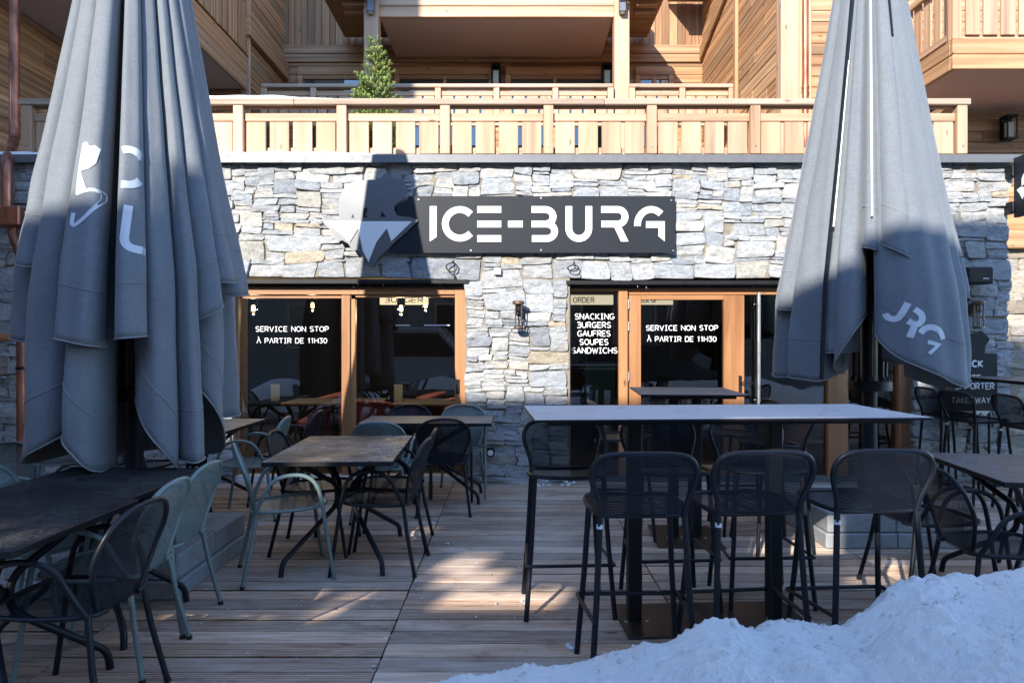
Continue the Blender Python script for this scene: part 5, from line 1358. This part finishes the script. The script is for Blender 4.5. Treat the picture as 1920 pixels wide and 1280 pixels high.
def crumb(m, x, y, z0, r):
    k = len(m.v)
    for i in range(5):
        for j in range(7):
            a = math.pi*(i+.5)/5; w = 2*math.pi*j/7; q = r*(1+.5*noise.noise(Vector((x*50+i, y*50+j, 1))))
            m.vert((x+q*math.sin(a)*math.cos(w), y+q*math.sin(a)*math.sin(w), z0+max(-.2*r, .4*r+q*.75*math.cos(a))))
    for i in range(4):
        for j in range(7): m.face([k+i*7+j, k+i*7+(j+1)%7, k+(i+1)*7+(j+1)%7, k+(i+1)*7+j])
    m.face([k+j for j in range(7)]); m.face([k+28+j for j in range(7)][::-1])
rr = random.Random(11)
for _ in range(420):
    x = rr.uniform(-.2, 2.6); y = rr.uniform(2.45,2.82); z = hsnow(x, y)
    if z > .02: crumb(m, x, y, z-.003, .003+.008*rr.random()**2)
o = m.build('snow_bank', M['snow_dirty'], smooth=True); tag(o, 'lumpy bank of old shovelled snow in the lower right corner', 'snow heap')
m = MB(); rr = random.Random(3)
for (u, v, r) in ((1068,1214,.022),(1072,1217,.018),(935,1262,.014),(985,1131,.012),(978,1128,.009),(840,1020,.01),(835,1019,.008),(850,1019,.008),(1440,1022,.02),(1512,1037,.03),(1500,1038,.02),(500,1017,.01),(690,999,.008),(1060,905,.03),(1075,906,.02),(930,1132,.008),(893,1157,.007),(700,1250,.008)):
    Y = FY(v); crumb(m, PX(u,Y), Y, .001, r)
for _ in range(170):
    Y = rr.uniform(2.9,6.9); u = rr.uniform(350,1500); crumb(m, PX(u,Y), Y, .001, rr.uniform(.002,.006))
for _ in range(90):
    x = rr.uniform(-.1,1.9); y = 2.75+rr.random()**2*.6+.4*max(0,crest(x)-.1); crumb(m, x, y, .001, rr.uniform(.003,.013))
for _ in range(12): crumb(m, rr.uniform(.2,.6), 7.08+rr.uniform(-.05,.05), .001, rr.uniform(.006,.02))
tag(m.build('snow_crumbs', M['snow'], smooth=True), kind='stuff')
# shovelled snow along the street behind the viewer (mirrored in the panes)
m = MB(); m.grid(lambda a, b: (-14+28*a, -1.6+1.5*b, -.14+max(0,(.62*math.sin(math.pi*b))*(1+.7*noise.noise(Vector((a*28*.6,b*2,9))))+.08*noise.noise(Vector((a*80,b*6,3))))), 160, 20)
tag(m.build('snow_verge', M['snow_dirty'], smooth=True), 'ridge of shovelled snow along the street mirrored in the glass', 'snow heap')

# parked vehicles across the street, only seen as reflections in the panes
def vehicle(name, x, y, ln, w, h, nose, mat, lb, cat):
    t = empty(name, (x, y, -.10), 0, lb, cat)
    prof = [(-ln/2,.35),(-ln/2,h*.55),(-ln/2+.12,h*.93),(-ln/2+.3,h),(ln/2-nose-.7,h),(ln/2-nose,h*.58),(ln/2-.1,h*.50),(ln/2,.38)]
    m = MB(); m.prism(prof, (0,-w/2,0), (1,0,0), (0,0,1), (0,1,0), w); b_ = m.build('body', M[mat], t); md = b_.modifiers.new('round', 'BEVEL'); md.width = .06; md.segments = 3; md.limit_method = 'ANGLE'
    for s in (-1,1):
        m = MB(); m.prism([(-ln/2+.4,h*.60),(-ln/2+.5,h*.92),(ln/2-nose-.75,h*.92),(ln/2-nose-.2,h*.60)], (0,s*(w/2+.003),0), (1,0,0), (0,0,1), (0,s,0), .006); m.build('side_window', M['carpaint'], t)
        for fx_ in (-ln*.31, ln*.31):
            m = MB(); m.tube([(fx_, s*(w/2-.18), .33), (fx_, s*(w/2+.012), .33)], .33, 20); wh = m.build('wheel', M['tyre'], t, smooth=True, auto=40)
            m = MB(); m.tube([(fx_, s*(w/2+.013), .33), (fx_, s*(w/2+.022), .33)], .2, 14); m.build('rim', M['steel'], wh)
        m = MB(); m.box((-ln/2-.012, s*(w/2-.2)-.07, h*.45), (-ln/2+.02, s*(w/2-.2)+.07, h*.62)); m.build('tail_light', M['redlight'], t)
vehicle('parked_van', -3.0, -4.4, 4.6, 1.85, 1.95, .5, 'vanpaint', 'silver van parked in the street mirrored in the sliding window', 'van')
vehicle('parked_car', 4.0, -4.6, 4.2, 1.75, 1.48, 1.0, 'carpaint', 'dark car parked in the street mirrored in the glass door', 'car')
